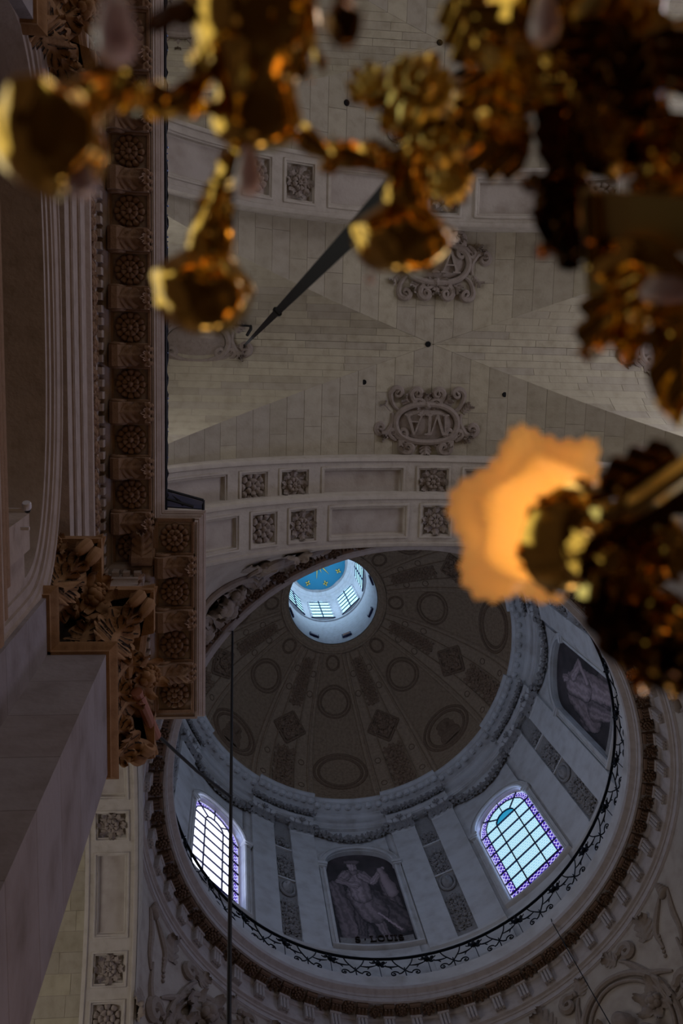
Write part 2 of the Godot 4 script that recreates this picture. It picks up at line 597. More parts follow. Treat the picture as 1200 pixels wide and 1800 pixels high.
# a strip of carved foliage along +y, centred on x, of the given width and length
func foliage(wid: float, len_: float, seed_: int, step := 0.5, deep := 1.0) -> ArrayMesh:
	var r = RandomNumberGenerator.new()
	r.seed = seed_
	var list = []
	var y = wid * 0.3
	var k = 0
	while y < len_ - wid * 0.25:
		for x in [-0.26, 0.26]:
			var b = Basis(Vector3.BACK, r.randf() * TAU).scaled(Vector3(1, 1, deep) * wid * (0.30 + r.randf() * 0.08))
			list.append([K.blob[r.randi() % 3], Transform3D(b, Vector3(x * wid + r.randf_range(-0.05, 0.05) * wid, y + r.randf_range(-0.1, 0.1) * wid, 0))])
		if k % 3 == 1:
			list.append([K.rosette[r.randi() % 4], Transform3D(Basis().scaled(Vector3.ONE * wid * 0.26), Vector3(0, y, wid * 0.08))])
		else:
			list.append([K.blob[r.randi() % 3], Transform3D(Basis(Vector3.BACK, r.randf() * TAU).scaled(Vector3(1, 1, deep) * wid * 0.30), Vector3(0, y + wid * step * 0.5, wid * 0.05))])
		y += wid * step
		k += 1
	return join(list)

# ---------------------------------------------------------------- the shell of the church
func slab(called, at: Vector3, size: Vector3, mat, label = "") -> MeshInstance3D:
	var o = part(numbered(called), box_mesh(size), mat, self, Transform3D(Basis(), at))
	o.set_meta("kind", "structure")
	if label: o.set_meta("label", label)
	return o

func lit_window(at: Vector3, to: Vector3, size: Vector2, glass := "daylight"):
	var w = struct("window_%d" % (K.get("windows", 0) + 1), "tall plain unseen window with daylight behind leaded panes")
	K.windows = K.get("windows", 0) + 1
	w.transform = look(at, to, Vector3.UP)
	var fr = mb()
	for s in [-1, 1]:
		box(fr, Transform3D(Basis(), Vector3(s * size.x / 2, 0, 0)), Vector3(0.2, size.y + 0.2, 0.2))
		box(fr, Transform3D(Basis(), Vector3(0, s * size.y / 2, 0)), Vector3(size.x + 0.2, 0.2, 0.2))
	part("frame", fin(fr), M.nave_stone, w)
	var pane = box_mesh(Vector3(size.x / 3 - 0.06, size.y / 4 - 0.06, 0.02))
	for i in 3:
		for j in 4:
			part("pane", pane, M[glass], w, Transform3D(Basis(), Vector3((i - 1) * size.x / 3, (j - 1.5) * size.y / 4, 0)))

func shell():
	slab("floor", Vector3(0, -0.2, 4), Vector3(36, 0.4, 46), M.floor_stone, "pale stone floor of the church")
	slab("wall_right", Vector3(7.3, 11.4, 16.2), Vector3(0.7, 22.8, 18.8), M.nave_stone, "stone wall on the right side of the nave")
	slab("wall_rear", Vector3(0, 11.5, 25.4), Vector3(20, 23, 0.6), M.nave_stone, "stone wall at the rear end of the nave")
	slab("wall_front", Vector3(0, 11.5, -17), Vector3(20, 23, 0.6), M.nave_stone, "stone wall at the far end of the choir")
	for s in [-1, 1]:
		slab("wall_transept", Vector3(s * 16.0, 11.5, 0), Vector3(0.6, 23, 15.6), M.nave_stone, "stone end wall of a transept")
		slab("wall_transept_side", Vector3(s * 12.2, 8.0, -7.6), Vector3(8.2, 16, 0.6), M.nave_stone, "stone side wall of a transept")
		slab("wall_transept_side", Vector3(s * 12.2, 8.0, 7.9), Vector3(8.2, 16, 0.6), M.nave_stone, "stone side wall of a transept")
		slab("wall_choir", Vector3(s * 7.3, 8, -12.2), Vector3(0.6, 16, 9.4), M.nave_stone, "stone side wall of the choir")
		slab("pier", Vector3(s * 7.35, 7.8, -6.9), Vector3(1.3, 15.6, 1.3), M.shaft_stone, "stone crossing pier at the choir")
	slab("pier", Vector3(7.3, 7.8, 7.2), Vector3(1.3, 15.6, 1.7), M.shaft_stone, "stone crossing pier on the right of the nave")
	lit_window(Vector3(-15.6, 13, 0), Vector3(1, 0, 0), Vector2(4.5, 7))
	lit_window(Vector3(15.6, 13, 0), Vector3(-1, 0, 0), Vector2(4.5, 7))
	lit_window(Vector3(0, 12, -16.6), Vector3(0, 0, 1), Vector2(4.5, 7))
	lit_window(Vector3(0, 12, 25.0), Vector3(0, 0, -1), Vector2(5, 7))
	lit_window(Vector3(-6.62, 3.9, 11.0), Vector3(1, 0, 0), Vector2(2.6, 3.4), "added_daylight")  # added out of view, reflected on the left of the chandelier drops
	lit_window(Vector3(1.5, 3.2, 25.0), Vector3(0, 0, -1), Vector2(3.0, 4.4), "added_daylight")  # added out of view at the rear, for highlights on the chandelier
	for z in [11.04, 17.3]:
		lit_window(Vector3(-6.98, 18.6, z), Vector3(1, 0, 0), Vector2(2.6, 2.8))
		lit_window(Vector3(6.86, 18.6, z), Vector3(-1, 0, 0), Vector2(2.6, 2.8))
	slab("wall_left_upper", Vector3(-7.4, 19.6, 16.6), Vector3(0.7, 7.4, 17.6), M.nave_stone, "stone lunette wall above the left cornice of the nave")
	# barrel vaults of the transepts and the choir
	barrel("ceiling_transept", Vector3(0, YC + 0.1, 0.4), Vector3.RIGHT, -16.0, -7.6, 6.95, "ashlar barrel vault of the left transept behind its coffered arch")
	barrel("ceiling_transept", Vector3(0, YC + 0.1, 0.4), Vector3.RIGHT, 7.6, 16.0, 6.95, "ashlar barrel vault of the right transept")
	barrel("ceiling_choir", Vector3(0, YC + 0.1, 0), Vector3.BACK, -17.0, -8.0, 6.95, "ashlar barrel vault of the choir")

func barrel(called, c: Vector3, ax: Vector3, x0: float, x1: float, r: float, label):
	var o = struct(called, label)
	var s = mb()
	sweep(s, PackedVector2Array([Vector2(x0, r + 0.012), Vector2(x1, r + 0.012), Vector2(x1, r + 0.4), Vector2(x0, r + 0.4)]), archf(c, ax, -96, 96, 32), true)
	part("vault_backing", fin(s), M.mortar, o)
	var fr = func(a: float, m: float, d: float) -> Vector3:
		var side = Vector3(1, 0, 0) if absf(ax.z) > 0.5 else Vector3(0, 0, 1)
		return c + ax * m + (side * sin(a) + Vector3.UP * cos(a)) * (r + d)
	var st = []
	for i in 5: st.append(mb())
	for k in range(-22, 22):
		var a0 = k * 0.062
		var m = x0 - rng.randf() * 0.6
		while m < x1:
			var m2 = m + rng.randf_range(0.7, 1.2)
			block(st[rng.randi() % 5], [fr.call(a0, maxf(m, x0), 0), fr.call(a0 + 0.062, maxf(m, x0), 0), fr.call(a0 + 0.062, minf(m2, x1), 0), fr.call(a0, minf(m2, x1), 0)], (c + ax * (x0 + x1) / 2))
			m = m2
	for i in 5: stuff(part("stones", fin(st[i]), M["vault_stone_%d" % i], o))

# one ashlar: four corners on the surface, drawn in by half a joint, with a skirt into the joint
func block(s: SurfaceTool, c: Array, centre: Vector3, joint := 0.003):
	var mid: Vector3 = (c[0] + c[1] + c[2] + c[3]) / 4.0
	var n: Vector3 = (c[2] - c[0]).cross(c[3] - c[1])
	if n.length() < 1e-6: return
	n = n.normalized()
	if n.dot(mid - centre) < 0: n = -n
	var t = []
	var b = []
	var k = []
	for i in 4:
		var e0: Vector3 = (c[(i + 1) % 4] - c[i])
		var e1: Vector3 = (c[(i + 3) % 4] - c[i])
		var p: Vector3 = c[i] + e0.limit_length(joint) + e1.limit_length(joint)
		t.append(p + e0.limit_length(joint) + e1.limit_length(joint))
		k.append(p + n * 0.004)
		b.append(p + n * 0.02)
	s.set_smooth_group(-1)
	q4(s, t[0], t[1], t[2], t[3])
	for i in 4:
		var j = (i + 1) % 4
		q4(s, t[i], k[i], k[j], t[j])
		q4(s, k[i], b[i], b[j], k[j])

# ---------------------------------------------------------------- groin vault of the nave
func vault_y(t: float) -> float:
	return 15.5 + 6.9 * cos(t)

func nave_vault():
	bay("ceiling", 11.04, 2.48, true, "groin vault of pale ashlar over the nave bay, dark boss hole at its crown")
	bay("ceiling_second", 17.3, 2.55, false, "groin vault of the next bay behind the upper transverse arch")

func bay(called, zc: float, Z: float, fine: bool, label):
	var o = struct(called, label)
	var X = 6.75
	var T = 1.32
	var n = 21
	var s = mb()
	for k in 2:
		for h in [-1.0, 1.0]:
			grid(s, 20, 6, func(u, v):
				var t: float = u * 1.5
				var sn = sin(t)
				if k == 0: return Vector3(AX, 0, zc) + Vector3(h * X * sn, vault_y(t) + 0.012, lerpf(-sn * Z, sn * Z, 0.0) * 0.0 + lerpf(sn * Z, Z, v))
				return Vector3(AX, 0, zc) + Vector3(lerpf(X * sn, X, v), vault_y(t) + 0.012, h * Z * sn))
			grid(s, 20, 6, func(u, v):
				var t: float = u * 1.5
				var sn = sin(t)
				if k == 0: return Vector3(AX, 0, zc) + Vector3(h * X * sn, vault_y(t) + 0.012, -lerpf(sn * Z, Z, v))
				return Vector3(AX, 0, zc) + Vector3(-lerpf(X * sn, X, v), vault_y(t) + 0.012, h * Z * sn))
	part("vault_backing", fin(s), M.mortar, o)
	var st = []
	for i in 5: st.append(mb())
	var dt = T / n
	var made = 0
	for web in 4:                      # towards +z, -z, +x, -x
		for h in [-1.0, 1.0]:
			for i in n:
				var t0 = i * dt
				var t1 = t0 + dt
				var long = Z if web < 2 else X
				var l0 = long * sin(t0)
				var l1 = long * sin(t1)
				var m = (l0 + l1) / 2
				var cuts = [0.0]
				m += rng.randf_range(0.4, 1.1)
				while m < long - 0.3:
					cuts.append(m)
					m += rng.randf_range(0.7, 1.25)
				cuts.append(long)
				for c in cuts.size() - 1:
					var p = []
					for e in [[t0, c], [t1, c], [t1, c + 1], [t0, c + 1]]:
						var along: float = cuts[e[1]] if e[1] > 0 else long * sin(e[0])
						var across: float = h * (X if web < 2 else Z) * sin(e[0])
						var sg = 1.0 if web % 2 == 0 else -1.0
						p.append(Vector3(AX + (across if web < 2 else along * sg), vault_y(e[0]), zc + (along * sg if web < 2 else across)))
					var k = rng.randi() % 5
					if web >= 2 and rng.randf() < 0.5: k = 2
					# the stones one can see are pieces of their own
					var seen: bool = fine and made < 300 and p[0].x > -5.9 and p[0].x < 4.6 and p[0].y > 19.0
					if seen:
						var one = mb()
						block(one, p, Vector3(AX, 15, zc))
						part("stone", fin(one), M["vault_stone_%d" % k], o)
						made += 1
					else:
						block(st[k], p, Vector3(AX, 15, zc))
	for i in 5: stuff(part("stones", fin(st[i]), M["vault_stone_%d" % i], o))
	# holes for the lamp ropes
	var hs = mb()
	sweep(hs, PackedVector2Array([Vector2(0.0, -0.01), Vector2(0.055, -0.008), Vector2(0.068, 0.02)]), ringf(0, 360, 12))
	var hm = fin(hs)
	var at = [Vector3(AX - 0.12, vault_y(0) - 0.005, zc)]
	if fine: at += [Vector3(-1.75, vault_y(0.23) + 0.01, 10.18), Vector3(1.42, vault_y(0.24) + 0.01, 9.98)]
	else: at += [Vector3(-2.3, vault_y(0.32), 15.9)]
	for p in at: part("rope_hole", hm, M.hole, o, Transform3D(Basis(), p - Vector3(0, 0.012, 0)))

# ---------------------------------------------------------------- coffered arches
func great_arch(called, label, cat, c: Vector3, ax: Vector3, m0: float, m1: float, r: float, lo := -70.0, hi := 70.0):
	var o = thing(called, label, cat)
	o.set_meta("group", "coffered great arches of the nave and crossing")
	var side = Vector3(1, 0, 0) if absf(ax.z) > 0.5 else Vector3(0, 0, 1)
	var P = func(a: float, m: float, d: float) -> Vector3:
		var an = deg_to_rad(a)
		return c + ax * m + (side * sin(an) + Vector3.UP * cos(an)) * (r + d)
	var e = 0.15                     # width of the plain edge bands
	var s = mb()
	var W = m1 - m0
	# edge mouldings and faces
	for h in 2:
		var q = []
		for v in [Vector2(0, 0.95), Vector2(0, 0.08), Vector2(0.02, 0.05), Vector2(0.02, 0.0), Vector2(0.07, -0.03), Vector2(0.10, -0.03), Vector2(0.115, 0.0), Vector2(e, 0.0)]: q.append(Vector2(m0 + v.x if h == 0 else m1 - v.x, r + v.y))
		var em = mb()
		sweep(em, PackedVector2Array(q), archf(c, ax, -90, 90, 48))
		part("edge_moulding", fin(em), M.arch_stone, o)
	var bk = mb()
	sweep(bk, PackedVector2Array([Vector2(m0, r + 0.95), Vector2(m1, r + 0.95)]), archf(c, ax, -90, 90, 32))
	part("arch_back", fin(bk), M.mortar, o)
	var half = [[-3.25, 3.25, "r"], [5.4, 21.9, "p"], [24.1, 30.6, "r"], [32.6, 39.1, "r"], [41.3, 57.0, "p"], [59.2, 65.7, "r"]]
	var cells = []
	for h in half: cells.append(h)
	for h in half.slice(1): cells.append([-h[1], -h[0], h[2]])
	var loop = func(a0, a1, b0, b1, inset, d, n) -> Array:
		var da = rad_to_deg(inset / r)
		var pts = []
		for i in n + 1: pts.append(P.call(lerpf(a0 + da, a1 - da, float(i) / n), b0 + inset, d))
		for i in n + 1: pts.append(P.call(lerpf(a1 - da, a0 + da, float(i) / n), b1 - inset, d))
		return pts
	var kind = 0
	for cell in cells:
		if cell[1] < lo or cell[0] > hi: continue
		var a0: float = cell[0]
		var a1: float = cell[1]
		var nn = int(maxf(2, ceilf((a1 - a0) / 3.0)))
		var L = [loop.call(a0 - 1.1, a1 + 1.1, m0 + e, m1 - e, 0.0, 0.0, nn), loop.call(a0, a1, m0 + e + 0.05, m1 - e - 0.05, 0.0, 0.0, nn)]
		var strip = func(sf: SurfaceTool, A: Array, B: Array, g: int):
			sf.set_smooth_group(g)
			for i in A.size():
				var j = (i + 1) % A.size()
				q4(sf, A[i], B[i], B[j], A[j])
		strip.call(s, L[0], L[1], 61)
		var f = mb()
		var prev: Array = L[1]
		var g = 1
		for st in [[0.012, -0.03], [0.045, -0.03], [0.06, 0.0], [0.085, 0.0], [0.10, 0.07], [0.12, 0.08]]:
			var nx: Array = loop.call(a0, a1, m0 + e + 0.05, m1 - e - 0.05, st[0], st[1], nn)
			strip.call(f, prev, nx, g)
			prev = nx
			g += 1
		part("panel_frame", fin(f), M.arch_stone, o)
		# the sunk panel
		var n = prev.size() / 2
		var pm = mb()
		pm.set_smooth_group(0)
		for i in n - 1:
			var j = prev.size() - 1 - i
			q4(pm, prev[i], prev[i + 1], prev[j - 1], prev[j])
		part("panel", fin(pm), M.panel_stone, o)
		if cell[2] == "r":
			var am = deg_to_rad((a0 + a1) / 2)
			var d = side * sin(am) + Vector3.UP * cos(am)
			var at: Vector3 = P.call((a0 + a1) / 2, (m0 + m1) / 2, 0.09)
			part("rosette", K.rosette[kind % 4], M.carving, o, look(at, -d, ax, Vector3(0.31, 0.31, 0.33)))
			kind += 1
	part("arch_soffit", fin(s), M.arch_stone, o)
	return o

func arches():
	great_arch("crossing_arch", "coffered stone arch directly before the dome, its crown rosette beside the lit glass shade", "arch", Vector3(AX, YC, 0), Vector3.BACK, 6.68, 7.84, 6.4)
	great_arch("transverse_arch", "set-back coffered arch band above the crossing arch, below the upside-down MA cartouche", "arch", Vector3(AX, 15.1, 0), Vector3.BACK, 7.5, 8.6, 6.75)
	great_arch("transverse_arch", "coffered transverse arch at the top of the photo, crossed by the gilded chandelier", "arch", Vector3(AX, 15.1, 0), Vector3.BACK, 13.47, 14.72, 6.75)
	great_arch("transept_arch", "coffered arch of the left transept with rosettes, beside the tall pilaster at bottom left", "arch", Vector3(0, YC, 0.45), Vector3.RIGHT, -7.72, -6.55, 6.4)
	great_arch("transept_arch", "coffered arch of the right transept, at the right edge of the photo", "arch", Vector3(0, YC, 0.3), Vector3.RIGHT, 6.55, 7.72, 6.4)

# ---------------------------------------------------------------- pendentives
func pend(az: float, u: float, v: float) -> Vector3:      # u -1..1 across, v 0..1 upwards
	var d = 45.0 * u
	var w = dir(az + d)
	var rb: float
	var off = 0.0
	var lat: float
	if absf(w.z) > absf(w.x):
		rb = 6.69 / absf(w.z)
		lat = w.x * rb
		off = AX if w.z > 0 else 0.0
	else:
		rb = 6.56 / absf(w.x)
		lat = w.z * rb
		off = 0.45 if w.x < 0 else 0.3
	var yb = YC + sqrt(maxf(6.43 * 6.43 - (lat - off) * (lat - off), 0.0))
	rb = minf(rb, 9.2)
	var r = 6.85 + (rb - 6.85) * pow(1.0 - v, 1.35)
	return w * r + Vector3(0, lerpf(yb, 23.2, v), 0)

func on_pend(az: float, u: float, v: float, lift := 0.02) -> Transform3D:
	var p = pend(az, u, v)
	var a = pend(az, u + 0.03, v) - pend(az, u - 0.03, v)
	var b = pend(az, u, minf(v + 0.03, 1.0)) - pend(az, u, v - 0.03)
	var n = a.cross(b).normalized()
	if n.dot(-p) < 0: n = -n
	return look(p + n * lift, n, b)

func pendentives():
	var spec = {-45.0: "pendentive at bottom left under the dome ring, with carved scrolls and a medallion frame", 45.0: "pendentive at bottom right under the dome ring, with a robed saint in its medallion", -135.0: "pendentive left of the lantern opening, seen edge-on above the left cornice", 135.0: "pendentive on the right, hidden mostly by the chandelier arm"}
	for az in spec:
		var o = struct("pendentive", spec[az])
		var s = mb()
		grid(s, 40, 14, func(u, v): return pend(az, u * 2 - 1, v))
		part("surface", fin(s), M.panel_stone, o)
		medallion(o, az)

# the point of the pendentive at the azimuth and height of a point near it
func snap_pend(az: float, p: Vector3, lift: float) -> Vector3:
	var a = rad_to_deg(atan2(p.x, -p.z))
	var d = fposmod(a - az + 180.0, 360.0) - 180.0
	var u = clampf(d / 45.0, -0.98, 0.98)
	var yb = pend(az, u, 0.0).y
	var v = clampf((p.y - yb) / (23.2 - yb), 0.0, 0.985)
	return on_pend(az, u, v, lift).origin

func medallion(o: Node3D, az: float):
	var f = on_pend(az, 0.0, 0.78, 0.0)
	var uvp = func(list: Array, lift: float) -> Array:
		var ctrl = []
		for e in list: ctrl.append(on_pend(az, e[0], e[1], lift).origin)
		return smooth_path(ctrl, 16)
	for e in [[1.28, 0.085, "medallion_frame"], [1.10, 0.05, "medallion_fillet"]]:
		var ring = []
		for i in 49: ring.append(snap_pend(az, f * Vector3(cos(TAU * i / 48) * e[0], sin(TAU * i / 48) * e[0] - 0.05, 0.0), 0.05))
		var s = mb()
		tube(s, ring, e[1], 8)
		part(e[2], fin(s), M.carving, o)
	for h in [-1.0, 1.0]:
		# strap that runs down the outer side to a point, and its inner horn
		var grow = func(lo: float, hi: float) -> Array:
			var r = []
			for i in 17: r.append(lerpf(lo, hi, sin(PI * i / 16.0)))
			return r
		for e in [[[h * 0.56, 0.80], [h * 0.50, 0.60], [h * 0.47, 0.46], [h * 0.42, 0.42]], [[h * 0.42, 0.50], [h * 0.38, 0.36], [h * 0.28, 0.38], [h * 0.20, 0.50]], [[h * 0.20, 0.50], [h * 0.21, 0.66], [h * 0.17, 0.84], [h * 0.13, 0.92]], [[h * 0.30, 0.50], [h * 0.25, 0.62], [h * 0.20, 0.72], [h * 0.15, 0.88]], [[h * 0.50, 0.86], [h * 0.42, 0.80], [h * 0.36, 0.74], [h * 0.34, 0.62]]]:
			var s = mb()
			tube(s, uvp.call(e, 0.03), grow.call(0.03, 0.085), 7, true)
			part("strapwork", fin(s), M.carving, o)
		# finial, horn shell, beads and leaves
		for k in 4:
			var g = on_pend(az, h * 0.53, 0.80 + k * 0.045, 0.06)
			part("finial_ring", K.berry, M.carving, o, Transform3D(g.basis * Basis().scaled(Vector3(0.19 - 0.035 * k, 0.075, 0.13 - 0.02 * k)), g.origin))
		for k in 6:
			var g = on_pend(az, h * (0.36 - 0.008 * k), 0.70 - 0.022 * k, 0.03)
			part("bead", K.berry, M.carving, o, Transform3D(g.basis * Basis().scaled(Vector3(0.055, 0.045, 0.045)), g.origin))
		for e in [[0.30, 0.80, 0.5, 0.75], [0.12, 0.93, -0.6, 0.5], [0.24, 0.34, 2.4, 0.7], [0.40, 0.20, 2.8, 0.8]]:
			var g = on_pend(az, h * e[0], e[1], 0.04)
			part("acanthus_leaf", K.leaf, M.carving, o, Transform3D(g.basis * Basis(Vector3.BACK, -h * e[2]) * Basis().scaled(Vector3(e[3], e[3], e[3] * 0.6)), g.origin))
		for e in [[0.14, 0.93, 0.5], [0.26, 0.44, 0.6]]:
			var g = on_pend(az, h * e[0], e[1], 0.05)
			part("scroll", K.scroll_short, M.carving, o, Transform3D(g.basis * Basis(Vector3.BACK, -h * 0.8) * Basis().scaled(Vector3(h * e[2], e[2], e[2])), g.origin))
		part("foliage", K.blob[1], M.carving, o, on_pend(az, h * 0.15, 0.62, 0.05).scaled_local(Vector3.ONE * 0.55))
	if az == 45.0:
		bust(o, on_pend(az, 0.0, 0.72, 0.0), 1.25)
	else:
		for e in [[-0.05, 0.86, 0.7, 0], [0.06, 0.76, 0.8, 1], [-0.07, 0.70, 0.7, 2], [0.03, 0.62, 0.6, 0]]:
			part("foliage", K.blob[e[3]], M.carving, o, on_pend(az, e[0], e[1], 0.04).scaled_local(Vector3.ONE * e[2]))

# a carved half figure: one surface for head, beard, shoulders and robe, built as a relief
func bust(o: Node3D, f: Transform3D, sc: float):
	var s = mb()
	grid(s, 44, 44, func(u, v):
		var x: float = (u - 0.5) * 1.9
		var y: float = (v - 0.5) * 2.2
		var z = 0.0
		var hd = 1.0 - (pow((x + 0.05) / 0.27, 2) + pow((y - 0.52) / 0.36, 2))
		if hd > 0: z = maxf(z, 0.16 + 0.34 * sqrt(hd) + 0.05 * exp(-pow((x + 0.05) / 0.05, 2) - pow((y - 0.5) / 0.12, 2)) - 0.05 * exp(-pow((absf(x + 0.05) - 0.11) / 0.05, 2) - pow((y - 0.57) / 0.045, 2)))
		var bd = 1.0 - (pow((x + 0.05) / 0.2, 2) + pow((y - 0.22) / 0.24, 2))
		if bd > 0: z = maxf(z, 0.12 + 0.26 * sqrt(bd) + 0.02 * sin(x * 60.0))
		var sh = 1.0 - (pow(x / 0.82, 2) + pow((y + 0.65) / 0.78, 2))
		if sh > 0: z = maxf(z, 0.34 * sqrt(sh) + 0.035 * sin((x * 1.4 + y * 0.7) * 15.0) * minf(sh * 3.0, 1.0))
		var arm = 1.0 - (pow((x - 0.42 + y * 0.3) / 0.2, 2) + pow((y + 0.35) / 0.5, 2))
		if arm > 0: z = maxf(z, 0.2 + 0.22 * sqrt(arm))
		if z <= 0.0: z = -0.5
		return Vector3(x * 0.5, y * 0.5, z * 0.5) * sc * 1.5)
	part("saint_relief", fin(s), M.carving, o, f)

# ---------------------------------------------------------------- the great ring cornice under the drum
func ring_cornice():
	var o = thing("ring_cornice", "great round stone cornice under the drum with modillions and dark rosettes", "cornice")
	var s = mb()
	var p = mould(7.2, 23.14, [["l", -0.34, 0.0], ["l", 0.0, 0.05], ["s", -0.06, 0.05], ["l", -0.02, 0.0], ["l", 0.0, 0.12], ["b", -0.03, 0.03], ["l", -0.01, 0.03], ["s", -0.08, 0.06], ["l", 0.0, 0.52], ["o", -0.05, 0.06], ["l", 0.0, 0.14], ["l", -0.37, 0.0], ["l", 0.0, -0.03], ["l", -0.06, 0.0], ["l", 0.0, 0.16], ["l", -0.02, 0.0], ["s", -0.15, 0.20], ["l", 0.0, 0.04], ["l", 0.05, 0.0], ["l", 0.0, 0.03]])
	sweep(s, p, ringf(-180, 180, 144))
	part("moulded_ring", fin(s), M.ring_stone, o)
	var gs = mb()
	sweep(gs, PackedVector2Array([Vector2(6.08, 24.60), Vector2(6.14, 25.16), Vector2(7.6, 25.16)]), ringf(-180, 180, 96))
	part("gallery_floor", fin(gs), M.drum_stone, o)
	# modillion: a scrolled bracket under the corona
	var m = mb()
	sweep(m, PackedVector2Array([Vector2(0, 0.0), Vector2(0, -0.17), Vector2(0.04, -0.21), Vector2(0.10, -0.21), Vector2(0.15, -0.15), Vector2(0.24, -0.09), Vector2(0.29, -0.12), Vector2(0.345, -0.09), Vector2(0.35, 0.0)]), [Transform3D(Basis(), Vector3(0, 0, -0.12)), Transform3D(Basis(), Vector3(0, 0, 0.12))], true, true)
	for e in [-0.095, 0.0, 0.095]: box(m, Transform3D(Basis(Vector3(0, 1, 0), Vector3(0, 0, 1), Vector3(1, 0, 0)), Vector3(0.15, -0.16, e)), Vector3(0.07, 0.035, 0.26), 0.01)
	box(m, Transform3D(Basis(), Vector3(0.17, 0.0, 0)), Vector3(0.37, 0.04, 0.29), 0.01)
	for e in [[0.07, -0.15], [0.31, -0.06]]: tube(m, [Vector3(e[0], e[1], -0.145), Vector3(e[0], e[1], 0.145)], 0.055, 8, true)
	var mod = fin(m)
	# bracket: a block with two grooves standing on the frieze under each modillion
	var b = mb()
	for e in [-0.095, 0.0, 0.095]: box(b, Transform3D(Basis(Vector3(0, 0, 1), Vector3(1, 0, 0), Vector3(0, 1, 0)), Vector3(0.10, -0.02, e)), Vector3(0.075, 0.12, 0.42), 0.025)
	box(b, Transform3D(Basis(), Vector3(0.04, 0, 0)), Vector3(0.09, 0.46, 0.27), 0.0)
	box(b, Transform3D(Basis(), Vector3(0.09, 0.215, 0)), Vector3(0.20, 0.07, 0.31), 0.015)
	var br = fin(b)
	for k in 56:
		var az = (k + 0.5) * 360.0 / 56 + 0.2
		var d = -dir(az)
		var f = Basis(d, Vector3.UP, d.cross(Vector3.UP))
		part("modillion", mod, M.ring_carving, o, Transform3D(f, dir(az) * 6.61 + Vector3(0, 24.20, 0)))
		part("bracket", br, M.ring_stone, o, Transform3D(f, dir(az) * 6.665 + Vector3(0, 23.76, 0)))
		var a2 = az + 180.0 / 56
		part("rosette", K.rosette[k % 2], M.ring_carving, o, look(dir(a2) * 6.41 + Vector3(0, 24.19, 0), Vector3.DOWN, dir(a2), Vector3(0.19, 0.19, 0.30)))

# ---------------------------------------------------------------- the drum
const RW := 7.1

func drum():
	var o = struct("drum_wall", "round drum wall of pale stone between the ring cornice and the dome")
	var s = mb()
	var rv = mb()
	for b in 8:
		var az = b * 45.0
		var is_win = b % 2 == 1
		var ha = 9.4 if is_win else 10.0      # half angle of the opening
		var y0 = 27.95
		var y1 = 32.15 if is_win else 32.6
		var y2 = 33.3 if is_win else 33.85
		var head = func(a: float) -> float: return y1 + (y2 - y1) * sqrt(maxf(1.0 - pow(a / ha, 2), 0.0))
		var P = func(a: float, y: float, r: float) -> Vector3: return dir(az + a) * r + Vector3(0, y, 0)
		s.set_smooth_group(0)
		# solid on either side, below and above the opening
		for h in [-1.0, 1.0]:
			grid(s, 6, 1, func(u, v): return P.call(h * lerpf(22.5, ha, u), lerpf(25.1, 36.6, v), RW))
		grid(s, 10, 1, func(u, v): return P.call(lerpf(-ha, ha, u), lerpf(25.1, y0, v), RW))
		grid(s, 24, 1, func(u, v):
			var a = -ha * cos(u * PI)
			return P.call(a, lerpf(head.call(a), 36.6, v), RW))
		# reveal
		var deep = 7.40 if is_win else 7.32
		var edge = []
		edge.append([-ha, y0]); edge.append([-ha, y1])
		for i in range(1, 24): edge.append([-ha * cos(PI * i / 24.0), head.call(-ha * cos(PI * i / 24.0))])
		edge.append([ha, y1]); edge.append([ha, y0]); edge.append([-ha, y0])
		for i in edge.size() - 1:
			rv.set_smooth_group(-1)
			q4(rv, P.call(edge[i][0], edge[i][1], RW), P.call(edge[i][0], edge[i][1], deep), P.call(edge[i + 1][0], edge[i + 1][1], deep), P.call(edge[i + 1][0], edge[i + 1][1], RW))
		# surround: pilaster strips, imposts and archivolt
		if absf(fposmod(az + 180.0, 360.0) - 180.0) < 120.0: surround(o, P, ha, y0, y1, y2)
	part("drum_surface", fin(s), M.drum_stone, o)
	part("opening_reveal", fin(rv), M.drum_stone, o)
	# the foot of the wall, just above the gallery
	var f = mb()
	sweep(f, mould(RW + 0.05, 25.15, [["l", -0.28, 0.0], ["l", 0.0, 1.9], ["s", 0.10, 0.12], ["l", 0.0, 0.12], ["l", 0.03, 0.0], ["s", 0.06, 0.10], ["l", 0.1, 0.03]]), ringf(-180, 180, 120))
	part("wall_foot", fin(f), M.drum_stone, o)
	var bk = mb()
	sweep(bk, PackedVector2Array([Vector2(7.8, 24.0), Vector2(7.8, 37.0)]), ringf(-180, 180, 64))
	part("wall_backing", fin(bk), M.nave_stone, o)
	var names_ = {-45.0: "tall glaring window at the left of the drum, white glass in dark bars, edged violet", 45.0: "arched stained window at the right of the drum, pale blue glass in a violet chain border", 135.0: "arched window of the drum behind the chandelier at right", -135.0: "arched window of the drum over the left cornice"}
	for az in names_: drum_window(az, names_[az])
	painting(0.0, "arched grisaille painting of a standing crowned saint with S. LOUIS on its sill")
	painting(90.0, "arched grisaille painting of a seated draped figure, seen slanting at the right of the drum")
	var pl = {-67.5: "carved double pilaster at the far left of the drum, left of the glaring window", -22.5: "carved double pilaster between the glaring left window and the S. LOUIS painting", 22.5: "carved double pilaster between the S. LOUIS painting and the blue window", 67.5: "carved double pilaster right of the blue window, below the slanting painting", 112.5: "carved double pilaster beyond the slanting right painting, beside the chandelier"}
	for az in pl: drum_pilaster(az, pl[az])
	drum_entablature()
	railing()

